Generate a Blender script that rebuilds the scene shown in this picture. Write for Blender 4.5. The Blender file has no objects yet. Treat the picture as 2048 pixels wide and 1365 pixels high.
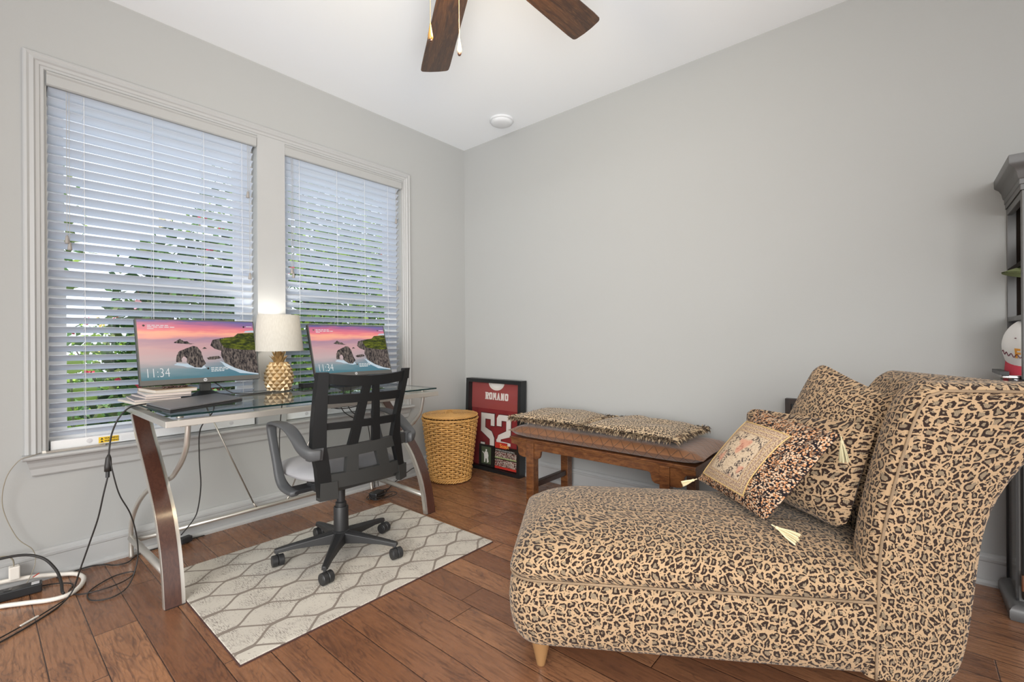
import bpy, math, random
from mathutils import Vector, Matrix, noise
random.seed(7)
PI = math.pi
scn = bpy.context.scene
COL = scn.collection

# ---------------------------------------------------------------- camera, world, lights, exposure
cam_d = bpy.data.cameras.new('camera')
cam = bpy.data.objects.new('camera', cam_d)
COL.objects.link(cam)
scn.camera = cam
cam_d.sensor_width = 36.0
cam_d.sensor_fit = 'HORIZONTAL'
cam_d.lens = 36.0 * 923.34 / 2048.0
cam_d.clip_start = 0.02
YAW, ROLL = 0.7070, -0.0063
Fv = Vector((-math.sin(YAW), math.cos(YAW), 0))
Rv = Vector((math.cos(YAW), math.sin(YAW), 0))
Uv = Vector((0, 0, 1))
R2 = Rv * math.cos(ROLL) + Uv * math.sin(ROLL)
U2 = Uv * math.cos(ROLL) - Rv * math.sin(ROLL)
M = Matrix((R2, U2, -Fv)).transposed().to_4x4()
M.translation = Vector((2.9747, -2.8437, 1.06))
cam.matrix_world = M

world = bpy.data.worlds.new('sky')
scn.world = world
world.use_nodes = True
wn = world.node_tree
wn.nodes.clear()
w_out = wn.nodes.new('ShaderNodeOutputWorld')
w_bg = wn.nodes.new('ShaderNodeBackground')
w_tc = wn.nodes.new('ShaderNodeTexCoord')
w_sep = wn.nodes.new('ShaderNodeSeparateXYZ')
w_mr = wn.nodes.new('ShaderNodeMapRange')
w_ramp = wn.nodes.new('ShaderNodeValToRGB')
wn.links.new(w_tc.outputs['Generated'], w_sep.inputs[0])
wn.links.new(w_sep.outputs['X'], w_mr.inputs[0])
w_mr.inputs[1].default_value = -0.6
w_mr.inputs[2].default_value = 0.6
wn.links.new(w_mr.outputs[0], w_ramp.inputs[0])
w_ramp.color_ramp.elements[0].color = (0.88, 0.94, 1.05, 1)
w_ramp.color_ramp.elements[1].color = (1.0, 0.985, 0.965, 1)
wn.links.new(w_ramp.outputs[0], w_bg.inputs[0])
w_bg.inputs[1].default_value = 1.6
wn.links.new(w_bg.outputs[0], w_out.inputs[0])

sun_d = bpy.data.lights.new('sun', 'SUN')
sun_d.energy = 2.2
sun_d.angle = 0.05
sun_d.color = (1.0, 0.95, 0.86)
sun = bpy.data.objects.new('sun', sun_d)
COL.objects.link(sun)
sun.rotation_euler = (math.radians(18), math.radians(24), 0)

up_d = bpy.data.lights.new('ceiling_fill_light', 'AREA')  # added lamp, unseen behind the camera, aimed up to brighten the ceiling
up_d.shape = 'RECTANGLE'; up_d.size = 1.6; up_d.size_y = 1.6; up_d.spread = math.radians(70); up_d.energy = 21; up_d.color = (0.97, 0.985, 1.0)
up_l = bpy.data.objects.new('ceiling_fill_light', up_d)
COL.objects.link(up_l)
up_l.location = (3.4, -3.3, 0.5)
up_l.rotation_euler = Vector((-2.2, 2.0, 2.25)).to_track_quat('-Z', 'Y').to_euler()

key_d = bpy.data.lights.new('room_fill_light', 'AREA')  # added soft fill lamp behind the camera; no opening is modelled there
key_d.shape = 'RECTANGLE'; key_d.size = 3.4; key_d.size_y = 2.6; key_d.spread = math.radians(70); key_d.energy = 56; key_d.color = (1.0, 0.985, 0.955)
key_l = bpy.data.objects.new('room_fill_light', key_d)
COL.objects.link(key_l)
key_l.location = (3.9, -5.3, 1.75)
key_l.rotation_euler = Vector((-3.0, 4.8, -2.0)).to_track_quat('-Z', 'Y').to_euler()

scn.view_settings.view_transform = 'Standard'
scn.view_settings.look = 'None'
scn.view_settings.gamma = 1.0
scn.view_settings.use_curve_mapping = False
scn.view_settings.exposure = 0.0

# ---------------------------------------------------------------- node helpers
class NT:
    def __init__(s, name):
        s.m = bpy.data.materials.new(name)
        s.m.use_nodes = True
        s.t = s.m.node_tree
        s.t.nodes.clear()
        s.out = s.t.nodes.new('ShaderNodeOutputMaterial')
        s.b = s.t.nodes.new('ShaderNodeBsdfPrincipled')
        s.link(s.b.outputs[0], s.out.inputs[0])
    def n(s, typ, **kw):
        nd = s.t.nodes.new('ShaderNode' + typ)
        for k, v in kw.items():
            setattr(nd, k, v)
        return nd
    def link(s, a, b):
        s.t.links.new(a, b)
    def put(s, v, sock):
        if hasattr(v, 'is_output') or hasattr(v, 'links'):
            s.link(v, sock)
        else:
            sock.default_value = v
    def math(s, op, a, b=None, c=None, clamp=False):
        nd = s.n('Math', operation=op, use_clamp=clamp)
        s.put(a, nd.inputs[0])
        if b is not None: s.put(b, nd.inputs[1])
        if c is not None: s.put(c, nd.inputs[2])
        return nd.outputs[0]
    def mix(s, f, a, b, blend='MIX'):
        nd = s.n('Mix', data_type='RGBA', blend_type=blend)
        s.put(f, nd.inputs[0])
        s.put(c4(a), nd.inputs[6]); s.put(c4(b), nd.inputs[7])
        return nd.outputs[2]
    def smooth(s, x, a, b, lo=0.0, hi=1.0):
        nd = s.n('MapRange', interpolation_type='SMOOTHSTEP')
        s.put(x, nd.inputs[0])
        nd.inputs[1].default_value = a; nd.inputs[2].default_value = b
        nd.inputs[3].default_value = lo; nd.inputs[4].default_value = hi
        return nd.outputs[0]
    def coord(s, which='Object', scale=(1, 1, 1), loc=(0, 0, 0), rot=(0, 0, 0)):
        tc = s.n('TexCoord'); mp = s.n('Mapping')
        s.link(tc.outputs[which], mp.inputs[0])
        mp.inputs['Scale'].default_value = scale
        mp.inputs['Location'].default_value = loc
        mp.inputs['Rotation'].default_value = rot
        return mp.outputs[0]
    def noise(s, vec, scale, detail=3.0, rough=0.5, dist=0.0):
        nd = s.n('TexNoise')
        if vec is not None: s.link(vec, nd.inputs['Vector'])
        nd.inputs['Scale'].default_value = scale
        nd.inputs['Detail'].default_value = detail
        nd.inputs['Roughness'].default_value = rough
        nd.inputs['Distortion'].default_value = dist
        return nd.outputs[0]
    def bump(s, h, strength=0.3, dist=0.01):
        nd = s.n('Bump')
        s.link(h, nd.inputs['Height'])
        nd.inputs['Strength'].default_value = strength
        nd.inputs['Distance'].default_value = dist
        s.link(nd.outputs[0], s.b.inputs['Normal'])
    def sep(s, vec):
        nd = s.n('SeparateXYZ'); s.link(vec, nd.inputs[0]); return nd.outputs
    def comb(s, x, y, z=0.0):
        nd = s.n('CombineXYZ')
        s.put(x, nd.inputs[0]); s.put(y, nd.inputs[1]); s.put(z, nd.inputs[2])
        return nd.outputs[0]
    def base(s, c, rough=0.5, metal=0.0, spec=0.5):
        s.put(c4(c), s.b.inputs['Base Color'])
        s.put(rough, s.b.inputs['Roughness'])
        s.b.inputs['Metallic'].default_value = metal
        s.b.inputs['Specular IOR Level'].default_value = spec
        return s

def c4(c):
    if isinstance(c, (tuple, list)) and len(c) == 3: return (c[0], c[1], c[2], 1.0)
    return c

def srgb(r, g, b):
    f = lambda v: (v / 255 / 12.92) if v / 255 <= 0.04045 else ((v / 255 + 0.055) / 1.055) ** 2.4
    return (f(r), f(g), f(b))

MAT = {}
def plain(name, c, rough=0.5, metal=0.0, spec=0.5, bump=0.0, bscale=200, var=0.06):
    m = NT(name)
    v = m.coord()
    nz = m.noise(v, 9.0, 2)
    f = m.smooth(nz, 0.3, 0.7, 0.0, var * 2)
    dark = tuple(x * 0.75 for x in c[:3])
    m.base(m.mix(f, c, dark), rough, metal, spec)
    if bump:
        m.bump(m.noise(v, bscale, 2), bump, 0.002)
    MAT[name] = m.m
    return m.m

# ---- materials
m = NT('wall_paint'); v = m.coord()
m.base(m.mix(m.smooth(m.noise(v, 2.0, 2), .3, .7, 0, .25), (0.41, 0.417, 0.412), (0.40, 0.407, 0.402)), 0.75, 0, 0.3)
m.bump(m.noise(v, 130, 3, 0.6), 0.12, 0.002); MAT['wall'] = m.m
m = NT('ceiling_paint'); v = m.coord()
m.base((0.86, 0.89, 0.915), 0.85, 0, 0.2); m.bump(m.noise(v, 160, 3), 0.06, 0.002); MAT['ceiling'] = m.m
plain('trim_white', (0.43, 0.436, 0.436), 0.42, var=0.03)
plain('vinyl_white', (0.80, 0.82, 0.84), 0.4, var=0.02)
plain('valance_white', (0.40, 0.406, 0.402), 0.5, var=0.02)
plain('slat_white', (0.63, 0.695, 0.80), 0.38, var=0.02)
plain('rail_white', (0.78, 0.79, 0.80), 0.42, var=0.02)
plain('cord_white', (0.72, 0.74, 0.77), 0.7)
plain('cord_grey', (0.42, 0.42, 0.42), 0.7)
plain('tassel_grey', (0.32, 0.30, 0.28), 0.5)
plain('warning_yellow', (0.85, 0.56, 0.03), 0.5)
plain('ink_black', (0.02, 0.02, 0.02), 0.5)
plain('paper_grey', (0.6, 0.6, 0.62), 0.6)
plain('silver_metal', (0.60, 0.575, 0.53), 0.33, 0.75)
plain('bracket_metal', (0.46, 0.43, 0.39), 0.35, 0.8)
plain('chrome', (0.75, 0.75, 0.75), 0.12, 1.0)
plain('black_plastic', (0.022, 0.023, 0.025), 0.38)
plain('chair_plastic', (0.010, 0.0105, 0.011), 0.42, 0, .22, bump=0.15, bscale=900)
plain('chair_grey_plastic', (0.036, 0.037, 0.036), 0.5, 0, .3, bump=0.15, bscale=900)
plain('arm_plastic', (0.065, 0.068, 0.072), 0.5, bump=0.1, bscale=900)
plain('seat_fabric', (0.33, 0.33, 0.345), 0.95, 0, 0.1, bump=0.4, bscale=700, var=0.12)
plain('castor_black', (0.02, 0.02, 0.021), 0.45)
plain('castor_tread', (0.045, 0.045, 0.047), 0.5)
plain('bezel_grey', (0.10, 0.10, 0.095), 0.4)
plain('laptop_lid', (0.20, 0.20, 0.21), 0.32, 0.5)
plain('leopard_piping', (.30, .21, .13), .9, bump=.4, bscale=500, var=.5)
plain('cable_black', (0.018, 0.016, 0.015), 0.5)
plain('cable_white', (0.78, 0.74, 0.68), 0.5)
plain('cable_beige', (0.30, 0.27, 0.21), 0.5)
plain('red_plastic', (0.40, 0.05, 0.03), 0.5)
plain('pages', (0.60, 0.55, 0.49), 0.85)
plain('page_pink', (0.58, 0.50, 0.46), 0.85)
plain('cover_tan', (0.38, 0.27, 0.17), 0.6)
plain('cover_grey', (0.24, 0.24, 0.26), 0.6)
plain('cover_white', (0.56, 0.56, 0.55), 0.6)
plain('bead_brown', (0.06, 0.028, 0.022), 0.35)
plain('gold', (0.66, 0.52, 0.33), 0.38, 0.55)
plain('gold_dark', (0.36, 0.23, 0.10), 0.4, 0.5)
plain('frame_black', (0.010, 0.011, 0.012), 0.3)
plain('mat_white', (0.72, 0.70, 0.67), 0.8)
plain('jersey_number', (0.68, 0.64, 0.60), 0.85, bump=0.3, bscale=500)
plain('jersey_outline', (0.07, 0.012, 0.015), 0.85)  # darker red outline around the jersey digits
plain('scoot_red', (0.45, 0.03, 0.02), 0.5)
plain('photo_card', (0.012, 0.011, 0.010), 0.4)
plain('cabinet_black', (0.012, 0.0125, 0.013), 0.22)
plain('crown_grey', (0.10, 0.10, 0.10), 0.35)
plain('cabinet_side', (0.15, 0.15, 0.145), 0.14)
plain('cabinet_inside', (0.012, 0.008, 0.006), 0.8, 0, .1)
plain('brass_pink', (0.65, 0.42, 0.30), 0.2, 1.0)
plain('cap_white', (0.80, 0.80, 0.80), 0.85)
plain('cap_red', (0.52, 0.045, 0.075), 0.8)
plain('cap_green', (0.22, 0.26, 0.12), 0.85)
plain('cap_tan', (0.42, 0.25, 0.13), 0.85)
plain('embroid_orange', (0.80, 0.36, 0.06), 0.8)
plain('embroid_maroon', (0.16, 0.02, 0.05), 0.8)
plain('detector_white', (0.68, 0.70, 0.72), 0.6, var=0.01)
plain('fan_metal', (0.10, 0.06, 0.03), 0.35, 0.8)
plain('pendant_wood', (0.34, 0.18, 0.05), 0.25)
plain('pendant_cream', (0.36, 0.32, 0.27), 0.3)
plain('pendant_tip', (0.05, 0.02, 0.01), 0.3)
plain('chain_brass', (0.45, 0.38, 0.24), 0.4, 0.8)
plain('leg_acrylic', (0.30, 0.165, 0.07), 0.12, 0.0, 0.9)
plain('tassel_cream', (0.80, 0.70, 0.45), 0.9)
plain('tassel_olive', (0.55, 0.50, 0.32), 0.9)
plain('pillow_back_brown', (0.045, 0.018, 0.014), 0.9)
plain('scuff', (0.42, 0.27, 0.20), 0.8)
plain('grass', (0.10, 0.22, 0.05), 0.95)
plain('leaf_green', (0.10, 0.24, 0.045), 0.6)
plain('leaf_dark', (0.025, 0.085, 0.022), 0.6)
plain('leaf_lime', (0.40, 0.62, 0.08), 0.6)
plain('leaf_olive', (0.24, 0.30, 0.10), 0.6)
plain('petal_red', (0.75, 0.05, 0.10), 0.7)
plain('petal_pink', (0.80, 0.35, 0.42), 0.7)
plain('petal_yellow', (0.85, 0.62, 0.14), 0.7)
plain('bark', (0.16, 0.11, 0.08), 0.9)
plain('house_white', (0.75, 0.76, 0.78), 0.8)
plain('house_blue', (0.20, 0.42, 0.62), 0.6)
plain('road', (0.42, 0.42, 0.43), 0.9)

# lamp shade: woven linen, lit through
m = NT('lamp_shade'); v = m.coord()
wv = m.n('TexWave', wave_type='BANDS', bands_direction='Z'); m.link(v, wv.inputs[0]); wv.inputs['Scale'].default_value = 160; wv.inputs['Distortion'].default_value = 2
nz = m.noise(m.coord('Object', (300, 300, 30)), 1.0, 2)
m.base(m.mix(m.smooth(nz, .3, .7, 0, .5), (0.62, 0.60, 0.55), (0.48, 0.46, 0.41)), 0.9, 0, .1)
tr = m.n('BsdfTranslucent'); tr.inputs[0].default_value = (0.90, 0.87, 0.80, 1)
mx = m.n('MixShader'); mx.inputs[0].default_value = 0.16
m.link(m.b.outputs[0], mx.inputs[1]); m.link(tr.outputs[0], mx.inputs[2]); m.link(mx.outputs[0], m.out.inputs[0])
m.bump(wv.outputs[0], .15, .001); MAT['lamp_shade'] = m.m

def emit(name, c, s):
    m = NT(name)
    e = m.n('Emission'); e.inputs[0].default_value = c4(c); e.inputs[1].default_value = s
    m.link(e.outputs[0], m.out.inputs[0]); MAT[name] = m.m
emit('bulb', (1.0, 0.90, 0.75), 4.0)
emit('fan_bulb', (1.0, 0.74, 0.40), 4.0)
emit('screen_text', (1, 0.97, 0.95), 0.8)
for nm_, c_ in dict(scr_pink=(215, 130, 150), rock_dark=(66, 62, 62), foam=(190, 205, 215)).items():
    emit(nm_, srgb(*c_), 1.0)

def screen_rock(name, c1, c2, scale, stretch):
    m = NT(name)
    v = m.coord('Object', stretch)
    f = m.smooth(m.noise(v, scale, 5, .65), .38, .66)
    e = m.n('Emission'); m.link(m.mix(f, c1, c2), e.inputs[0]); e.inputs[1].default_value = 1.0
    m.link(e.outputs[0], m.out.inputs[0]); MAT[name] = m.m
screen_rock('scr_rock', srgb(48, 45, 47), srgb(128, 116, 108), 60, (1, 2.2, .8))
screen_rock('scr_grass', srgb(52, 58, 38), srgb(110, 116, 44), 40, (1, .6, 2))

# screen background: sunset over sea, local z = height on panel, local x = width
m = NT('screen_sea')
o = m.sep(m.coord('UV'))
nz = m.noise(m.coord('UV', (1.2, 5, 1)), 2.2, 4, .55)
hh = m.math('ADD', o[1], m.math('MULTIPLY', m.math('SUBTRACT', nz, .5), .22))
rp = m.n('ValToRGB'); m.link(hh, rp.inputs[0])
els = [(0.0, (70, 118, 130)), (.14, (118, 144, 152)), (.32, (196, 172, 172)), (.52, (205, 160, 162)), (.66, (176, 138, 156)), (.71, (236, 156, 150)), (.78, (255, 178, 148)), (.84, (240, 128, 136)), (.92, (206, 112, 142)), (1.0, (96, 92, 150))]
cr = rp.color_ramp
cr.elements[0].position = 0; cr.elements[0].color = c4(srgb(*els[0][1]))
cr.elements[1].position = 1; cr.elements[1].color = c4(srgb(*els[-1][1]))
for p_, c_ in els[1:-1]:
    e_ = cr.elements.new(p_); e_.color = c4(srgb(*c_))
hx = m.smooth(o[0], .25, 1.0); hz = m.smooth(o[1], .82, .98)
cc = m.mix(m.math('MULTIPLY', m.math('MULTIPLY', hx, hz), .75), rp.outputs[0], srgb(96, 104, 160))
lowr = m.math('MULTIPLY', m.smooth(o[0], .3, .8), m.smooth(o[1], .62, .05))
cc = m.mix(m.math('MULTIPLY', lowr, .75), cc, srgb(72, 120, 138))
e_ = m.n('Emission'); m.link(cc, e_.inputs[0]); e_.inputs[1].default_value = .95
gl = m.n('BsdfGlossy'); gl.inputs['Roughness'].default_value = .3; gl.inputs[0].default_value = (.04, .04, .04, 1)
ad = m.n('AddShader'); m.link(e_.outputs[0], ad.inputs[0]); m.link(gl.outputs[0], ad.inputs[1])
m.link(ad.outputs[0], m.out.inputs[0]); MAT['screen_sea'] = m.m

# clear glass sheets
def glassmat(name, tint, rough=0.0, ior=1.5, gloss=1.0):
    m = NT(name)
    t = m.n('BsdfTransparent'); t.inputs[0].default_value = c4(tint)
    g = m.n('BsdfGlossy'); g.inputs['Roughness'].default_value = rough; g.inputs[0].default_value = (gloss, gloss, gloss, 1)
    fr = m.n('Fresnel'); fr.inputs[0].default_value = ior
    gm_ = m.n('NewGeometry'); ff_ = m.math('MULTIPLY', fr.outputs[0], m.math('SUBTRACT', 1.0, gm_.outputs['Backfacing']))
    x = m.n('MixShader'); m.link(ff_, x.inputs[0]); m.link(t.outputs[0], x.inputs[1]); m.link(g.outputs[0], x.inputs[2])
    m.link(x.outputs[0], m.out.inputs[0]); MAT[name] = m.m
glassmat('window_glass', (.97, .985, .99))
glassmat('table_glass', (.93, .97, .95), 0.0, 1.5)
glassmat('picture_glass', (.98, .98, .98), 0.0, 1.35)
plain('glass_edge', (0.006, 0.022, 0.022), 0.4, 0, .15)

# leopard upholstery, UV in metres
def leopard(name, size=0.0255, stripe=0.0034, base=(0.44, 0.30, 0.175), tau=(0.27, 0.205, 0.135), ink=(0.03, 0.018, 0.014), rot=0.0):
    m = NT(name)
    v = m.coord('UV', (1, 1, 1), (0, 0, 0), (0, 0, rot))
    nd = m.n('TexNoise'); m.link(v, nd.inputs['Vector']); nd.inputs['Scale'].default_value = 0.9 / size; nd.inputs['Detail'].default_value = 3
    off = m.n('VectorMath', operation='SUBTRACT'); m.link(nd.outputs[1], off.inputs[0]); off.inputs[1].default_value = (.5, .5, .5)
    sc = m.n('VectorMath', operation='SCALE'); m.link(off.outputs[0], sc.inputs[0]); sc.inputs['Scale'].default_value = size * .75
    ad = m.n('VectorMath', operation='ADD'); m.link(v, ad.inputs[0]); m.link(sc.outputs[0], ad.inputs[1])
    vo = m.n('TexVoronoi', feature='DISTANCE_TO_EDGE', voronoi_dimensions='2D')
    m.link(ad.outputs[0], vo.inputs['Vector']); vo.inputs['Scale'].default_value = 1 / size; vo.inputs['Randomness'].default_value = .85
    d = m.math('ADD', vo.outputs['Distance'], m.math('MULTIPLY', m.math('SUBTRACT', m.noise(v, 2.4 / size, 2), .5), .36))
    gap = m.smooth(d, .08, .108)                       # 0 in tan network
    inner = m.smooth(d, .31, .36)                     # 1 in rosette heart
    brk = m.smooth(m.noise(v, 1.9 / size, 1, .5), .545, .575)   # breaks in ring
    o = m.sep(v)
    st = m.math('SINE', m.math('MULTIPLY', o[0], 2 * PI / stripe))
    st2 = m.smooth(st, -.2, .5)
    heart = m.mix(m.math('MULTIPLY', st2, .55), tau, tuple(x * .42 for x in tau))
    ring = m.mix(brk, ink, m.mix(m.math('MULTIPLY', st2, .35), base, tau))
    tan = m.mix(m.math('MULTIPLY', st2, .16), base, tau)
    c = m.mix(gap, tan, m.mix(inner, ring, heart))
    m.base(c, .9, 0, .12)
    h = m.math('ADD', m.math('MULTIPLY', st, .5), m.math('MULTIPLY', m.noise(v, 600, 2), .8))
    m.bump(h, .25, .0012)
    m.b.inputs['Sheen Weight'].default_value = .15
    MAT[name] = m.m
leopard('leopard')
leopard('leopard_small', .024, .0035, (.53, .40, .26), (.36, .29, .20))

# brown tufted satin (diamond pleats), UV in metres
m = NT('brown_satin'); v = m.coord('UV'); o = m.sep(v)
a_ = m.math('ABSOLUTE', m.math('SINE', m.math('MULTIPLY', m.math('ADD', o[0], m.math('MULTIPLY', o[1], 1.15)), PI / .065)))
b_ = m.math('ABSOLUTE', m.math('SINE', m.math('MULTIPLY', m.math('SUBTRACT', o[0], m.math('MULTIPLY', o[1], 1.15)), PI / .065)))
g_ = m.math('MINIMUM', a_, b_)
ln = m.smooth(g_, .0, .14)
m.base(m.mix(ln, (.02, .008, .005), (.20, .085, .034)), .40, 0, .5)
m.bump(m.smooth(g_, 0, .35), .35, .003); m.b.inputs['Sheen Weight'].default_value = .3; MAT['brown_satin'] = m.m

plain('fringe_tan', (0.50, 0.38, 0.24), 0.9)
plain('fringe_dark', (0.05, 0.033, 0.022), 0.9)
plain('fringe_mid', (0.20, 0.13, 0.08), 0.9)

# wood
def wood(name, c1, c2, c3, scale=(1, 8, 8), rough=.3, ns=6.0, coat=0.0, which='Object', rot=(0, 0, 0)):
    m = NT(name); v = m.coord(which, scale, (0, 0, 0), rot)
    n1 = m.noise(v, ns, 4, .6, 1.2)
    n2 = m.noise(v, ns * 5, 3, .6, .4)
    c = m.mix(m.smooth(n1, .35, .65), c1, c2)
    c = m.mix(m.math('MULTIPLY', m.smooth(n2, .5, .72), .7), c, c3)
    m.base(c, rough)
    m.b.inputs['Coat Weight'].default_value = coat; m.b.inputs['Coat Roughness'].default_value = .15
    MAT[name] = m.m
wood('bench_wood', (.19, .075, .025), (.10, .034, .012), (.04, .014, .008), (2, 6, 6), .28, 5, .3)
wood('bench_side_wood', (.05, .025, .018), (.03, .014, .010), (.015, .008, .006), (2, 6, 6), .3, 5, .3)
wood('desk_leg_wood', (.085, .034, .022), (.06, .023, .016), (.035, .015, .012), (60, 60, 2), .3, 1.5, .35)
wood('blade_wood', (.075, .032, .013), (.030, .013, .007), (.12, .06, .024), (1.6, 16, 1), .3, 2.6, .4, 'UV')
wood('box_wood', (.03, .018, .012), (.02, .012, .009), (.012, .008, .006), (8, 8, 8), .4)

# plank floor (planks run along x, rows in y)
m = NT('plank_floor'); o = m.sep(m.coord('Object'))
PW, PL = 0.1268, 1.05
ry = m.math('DIVIDE', m.math('ADD', o[1], 8 * PW + 2.689 - 1.0), PW)
ry = m.math('DIVIDE', m.math('ADD', o[1], 2.689 + 20 * PW), PW)
row = m.math('FLOOR', ry); fy = m.math('FRACT', ry)
wr = m.n('TexWhiteNoise', noise_dimensions='1D'); m.link(row, wr.inputs['W'])
rx = m.math('ADD', m.math('DIVIDE', o[0], PL), m.math('MULTIPLY', wr.outputs[0], 7.3))
colx = m.math('FLOOR', rx); fx = m.math('FRACT', rx)
wp = m.n('TexWhiteNoise', noise_dimensions='2D'); m.link(m.comb(row, colx), wp.inputs['Vector'])
pid = wp.outputs[0]
gx = m.math('ADD', o[0], m.math('MULTIPLY', pid, 37.0))
gy = m.math('ADD', o[1], m.math('MULTIPLY', pid, 19.0))
g1v = m.comb(m.math('MULTIPLY', gx, 1.6), m.math('MULTIPLY', gy, 6.5), pid)
n1 = m.noise(g1v, 1.6, 3, .5, 1.6)
rings = m.math('FRACT', m.math('MULTIPLY', n1, 9.0))
ringl = m.math('MULTIPLY', m.smooth(rings, .0, .16), m.smooth(rings, 1.0, .80))
n2 = m.noise(m.comb(m.math('MULTIPLY', gx, 9), m.math('MULTIPLY', gy, 130), pid), 1.0, 3, .6)
n3 = m.noise(m.comb(m.math('MULTIPLY', gx, 2.5), m.math('MULTIPLY', gy, 7), pid), 1.5, 3, .6)
cb = m.mix(pid, (.345, .165, .082), (.20, .088, .045))
cb = m.mix(m.smooth(n3, .48, .78, 0, .8), cb, (.15, .068, .038))
cb = m.mix(m.math('MULTIPLY', m.math('SUBTRACT', 1.0, ringl), m.smooth(n3, .36, .60, .10, .70)), cb, (.085, .042, .028))
cb = m.mix(m.math('MULTIPLY', m.smooth(n2, .48, .70), .62), cb, (.095, .044, .026))
ey = m.math('MINIMUM', fy, m.math('SUBTRACT', 1.0, fy)); ex = m.math('MULTIPLY', m.math('MINIMUM', fx, m.math('SUBTRACT', 1.0, fx)), PL / PW)
ed = m.math('MINIMUM', ey, ex)
seam = m.smooth(ed, .004, .018)
cb = m.mix(seam, (.02, .008, .005), cb)
m.base(cb, m.smooth(n2, .3, .8, .24, .36), 0, .5)
hgt = m.math('ADD', m.math('MULTIPLY', m.smooth(ed, 0, .03), 1.0), m.math('ADD', m.math('MULTIPLY', n2, .10), m.math('MULTIPLY', m.noise(m.comb(m.math('MULTIPLY', gx, 3), m.math('MULTIPLY', gy, 14), 0.0), 1.0, 2), .5)))
m.bump(hgt, .35, .0022); MAT['floor'] = m.m

# rug
m = NT('trellis_rug'); o = m.sep(m.coord('Object'))
wob = m.noise(m.coord('Object', (1, 1, 1)), 26, 2)
ang = m.math('MULTIPLY', m.math('ADD', o[1], 2.24 - .0725), 2 * PI / .29)
w_ = m.math('MULTIPLY', m.math('SINE', ang), 1.22)
w_ = m.math('MINIMUM', m.math('MAXIMUM', w_, -1.0), 1.0)
w_ = m.math('ADD', w_, m.math('MULTIPLY', m.math('SUBTRACT', wob, .5), .20))
def ogline(sign, phase):
    q = m.math('SUBTRACT', m.math('ADD', o[0], phase), m.math('MULTIPLY', w_, sign * .0375))
    fr = m.math('FRACT', m.math('DIVIDE', q, .16))
    return m.math('MULTIPLY', m.math('ABSOLUTE', m.math('SUBTRACT', fr, .5)), .16)
dd = m.math('MINIMUM', ogline(1, -.689 + .04 + .08 + 1.6), ogline(-1, -.689 - .04 + .08 + 1.6))
line = m.smooth(dd, .0055, .0078, 1.0, 0.0)
ns = m.noise(m.coord('Object', (45, 330, 1), (0, 0, 0), (0, 0, .12)), 1.0, 2, .5)
patch = m.noise(m.coord('Object', (1, 1, 1)), 9, 2)
dist = m.math('MULTIPLY', m.smooth(ns, .50, .60), m.smooth(patch, .42, .60))
fleck = m.math('MULTIPLY', m.smooth(m.noise(m.coord('Object', (1, 1, 1)), 170, 1), .64, .70), .55)
cb = m.mix(m.smooth(m.noise(None, 5, 2), .3, .7), (.60, .565, .50), (.54, .505, .45))
cb = m.mix(m.math('MAXIMUM', m.math('MULTIPLY', dist, .85), fleck), cb, (.25, .22, .195))
cb = m.mix(line, cb, (.25, .215, .185))
m.base(cb, .95, 0, .1); m.bump(m.noise(m.coord('Object'), 900, 2), .4, .001); MAT['rug'] = m.m
plain('rug_edge', (.07, .03, .025), .9)

# chair mesh: fine perforated net (real alpha holes)
m = NT('net'); v = m.coord('UV', (1, 1, 1), (0, 0, 0), (0, 0, .62)); o = m.sep(v)
sx_ = m.math('SINE', m.math('MULTIPLY', o[0], 2 * PI / .0042)); sy_ = m.math('SINE', m.math('MULTIPLY', o[1], 2 * PI / .0042))
hole = m.smooth(m.math('MULTIPLY', sx_, sy_), .12, .28)
hole2 = m.smooth(m.math('MULTIPLY', sx_, sy_), -.12, -.28)
hl = m.math('MAXIMUM', hole, hole2)
m.base((.006, .006, .007), .8, 0, .05)
tr = m.n('BsdfTransparent'); x_ = m.n('MixShader')
m.link(m.math('MULTIPLY', hl, .96), x_.inputs[0]); m.link(m.b.outputs[0], x_.inputs[1]); m.link(tr.outputs[0], x_.inputs[2]); m.link(x_.outputs[0], m.out.inputs[0]); MAT['net'] = m.m

# wicker
plain('wicker', (.66, .36, .11), .42, var=.3)
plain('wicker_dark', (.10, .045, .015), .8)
# jersey cloth
m = NT('jersey_cloth'); v = m.coord()
m.base(m.mix(m.smooth(m.noise(m.coord('Object', (3, 3, 1)), 3, 3), .4, .65), (.215, .024, .026), (.155, .016, .019)), .85, 0, .2)
m.bump(m.noise(v, 500, 2), .3, .001); MAT['jersey'] = m.m
plain('jersey_yoke', (.27, .045, .042), .7)
# small team photos
def photo(name, a, b, c):
    m = NT(name); v = m.coord('Object', (1, 1, 1))
    vo = m.n('TexVoronoi'); m.link(v, vo.inputs['Vector']); vo.inputs['Scale'].default_value = 150
    sp = m.sep(vo.outputs['Color'])
    cc = m.mix(m.smooth(sp[0], .35, .4), a, b); cc = m.mix(m.smooth(sp[1], .72, .76), cc, c)
    m.base(cc, .4); MAT[name] = m.m
photo('photo_team', (.16, .035, .035), (.42, .36, .31), (.06, .04, .035))
photo('photo_field', (.12, .14, .05), (.10, .12, .05), (.25, .22, .15))
plain('photo_green', (.07, .09, .05), .4)
plain('photo_grass', (.30, .36, .16), .5)

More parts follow.
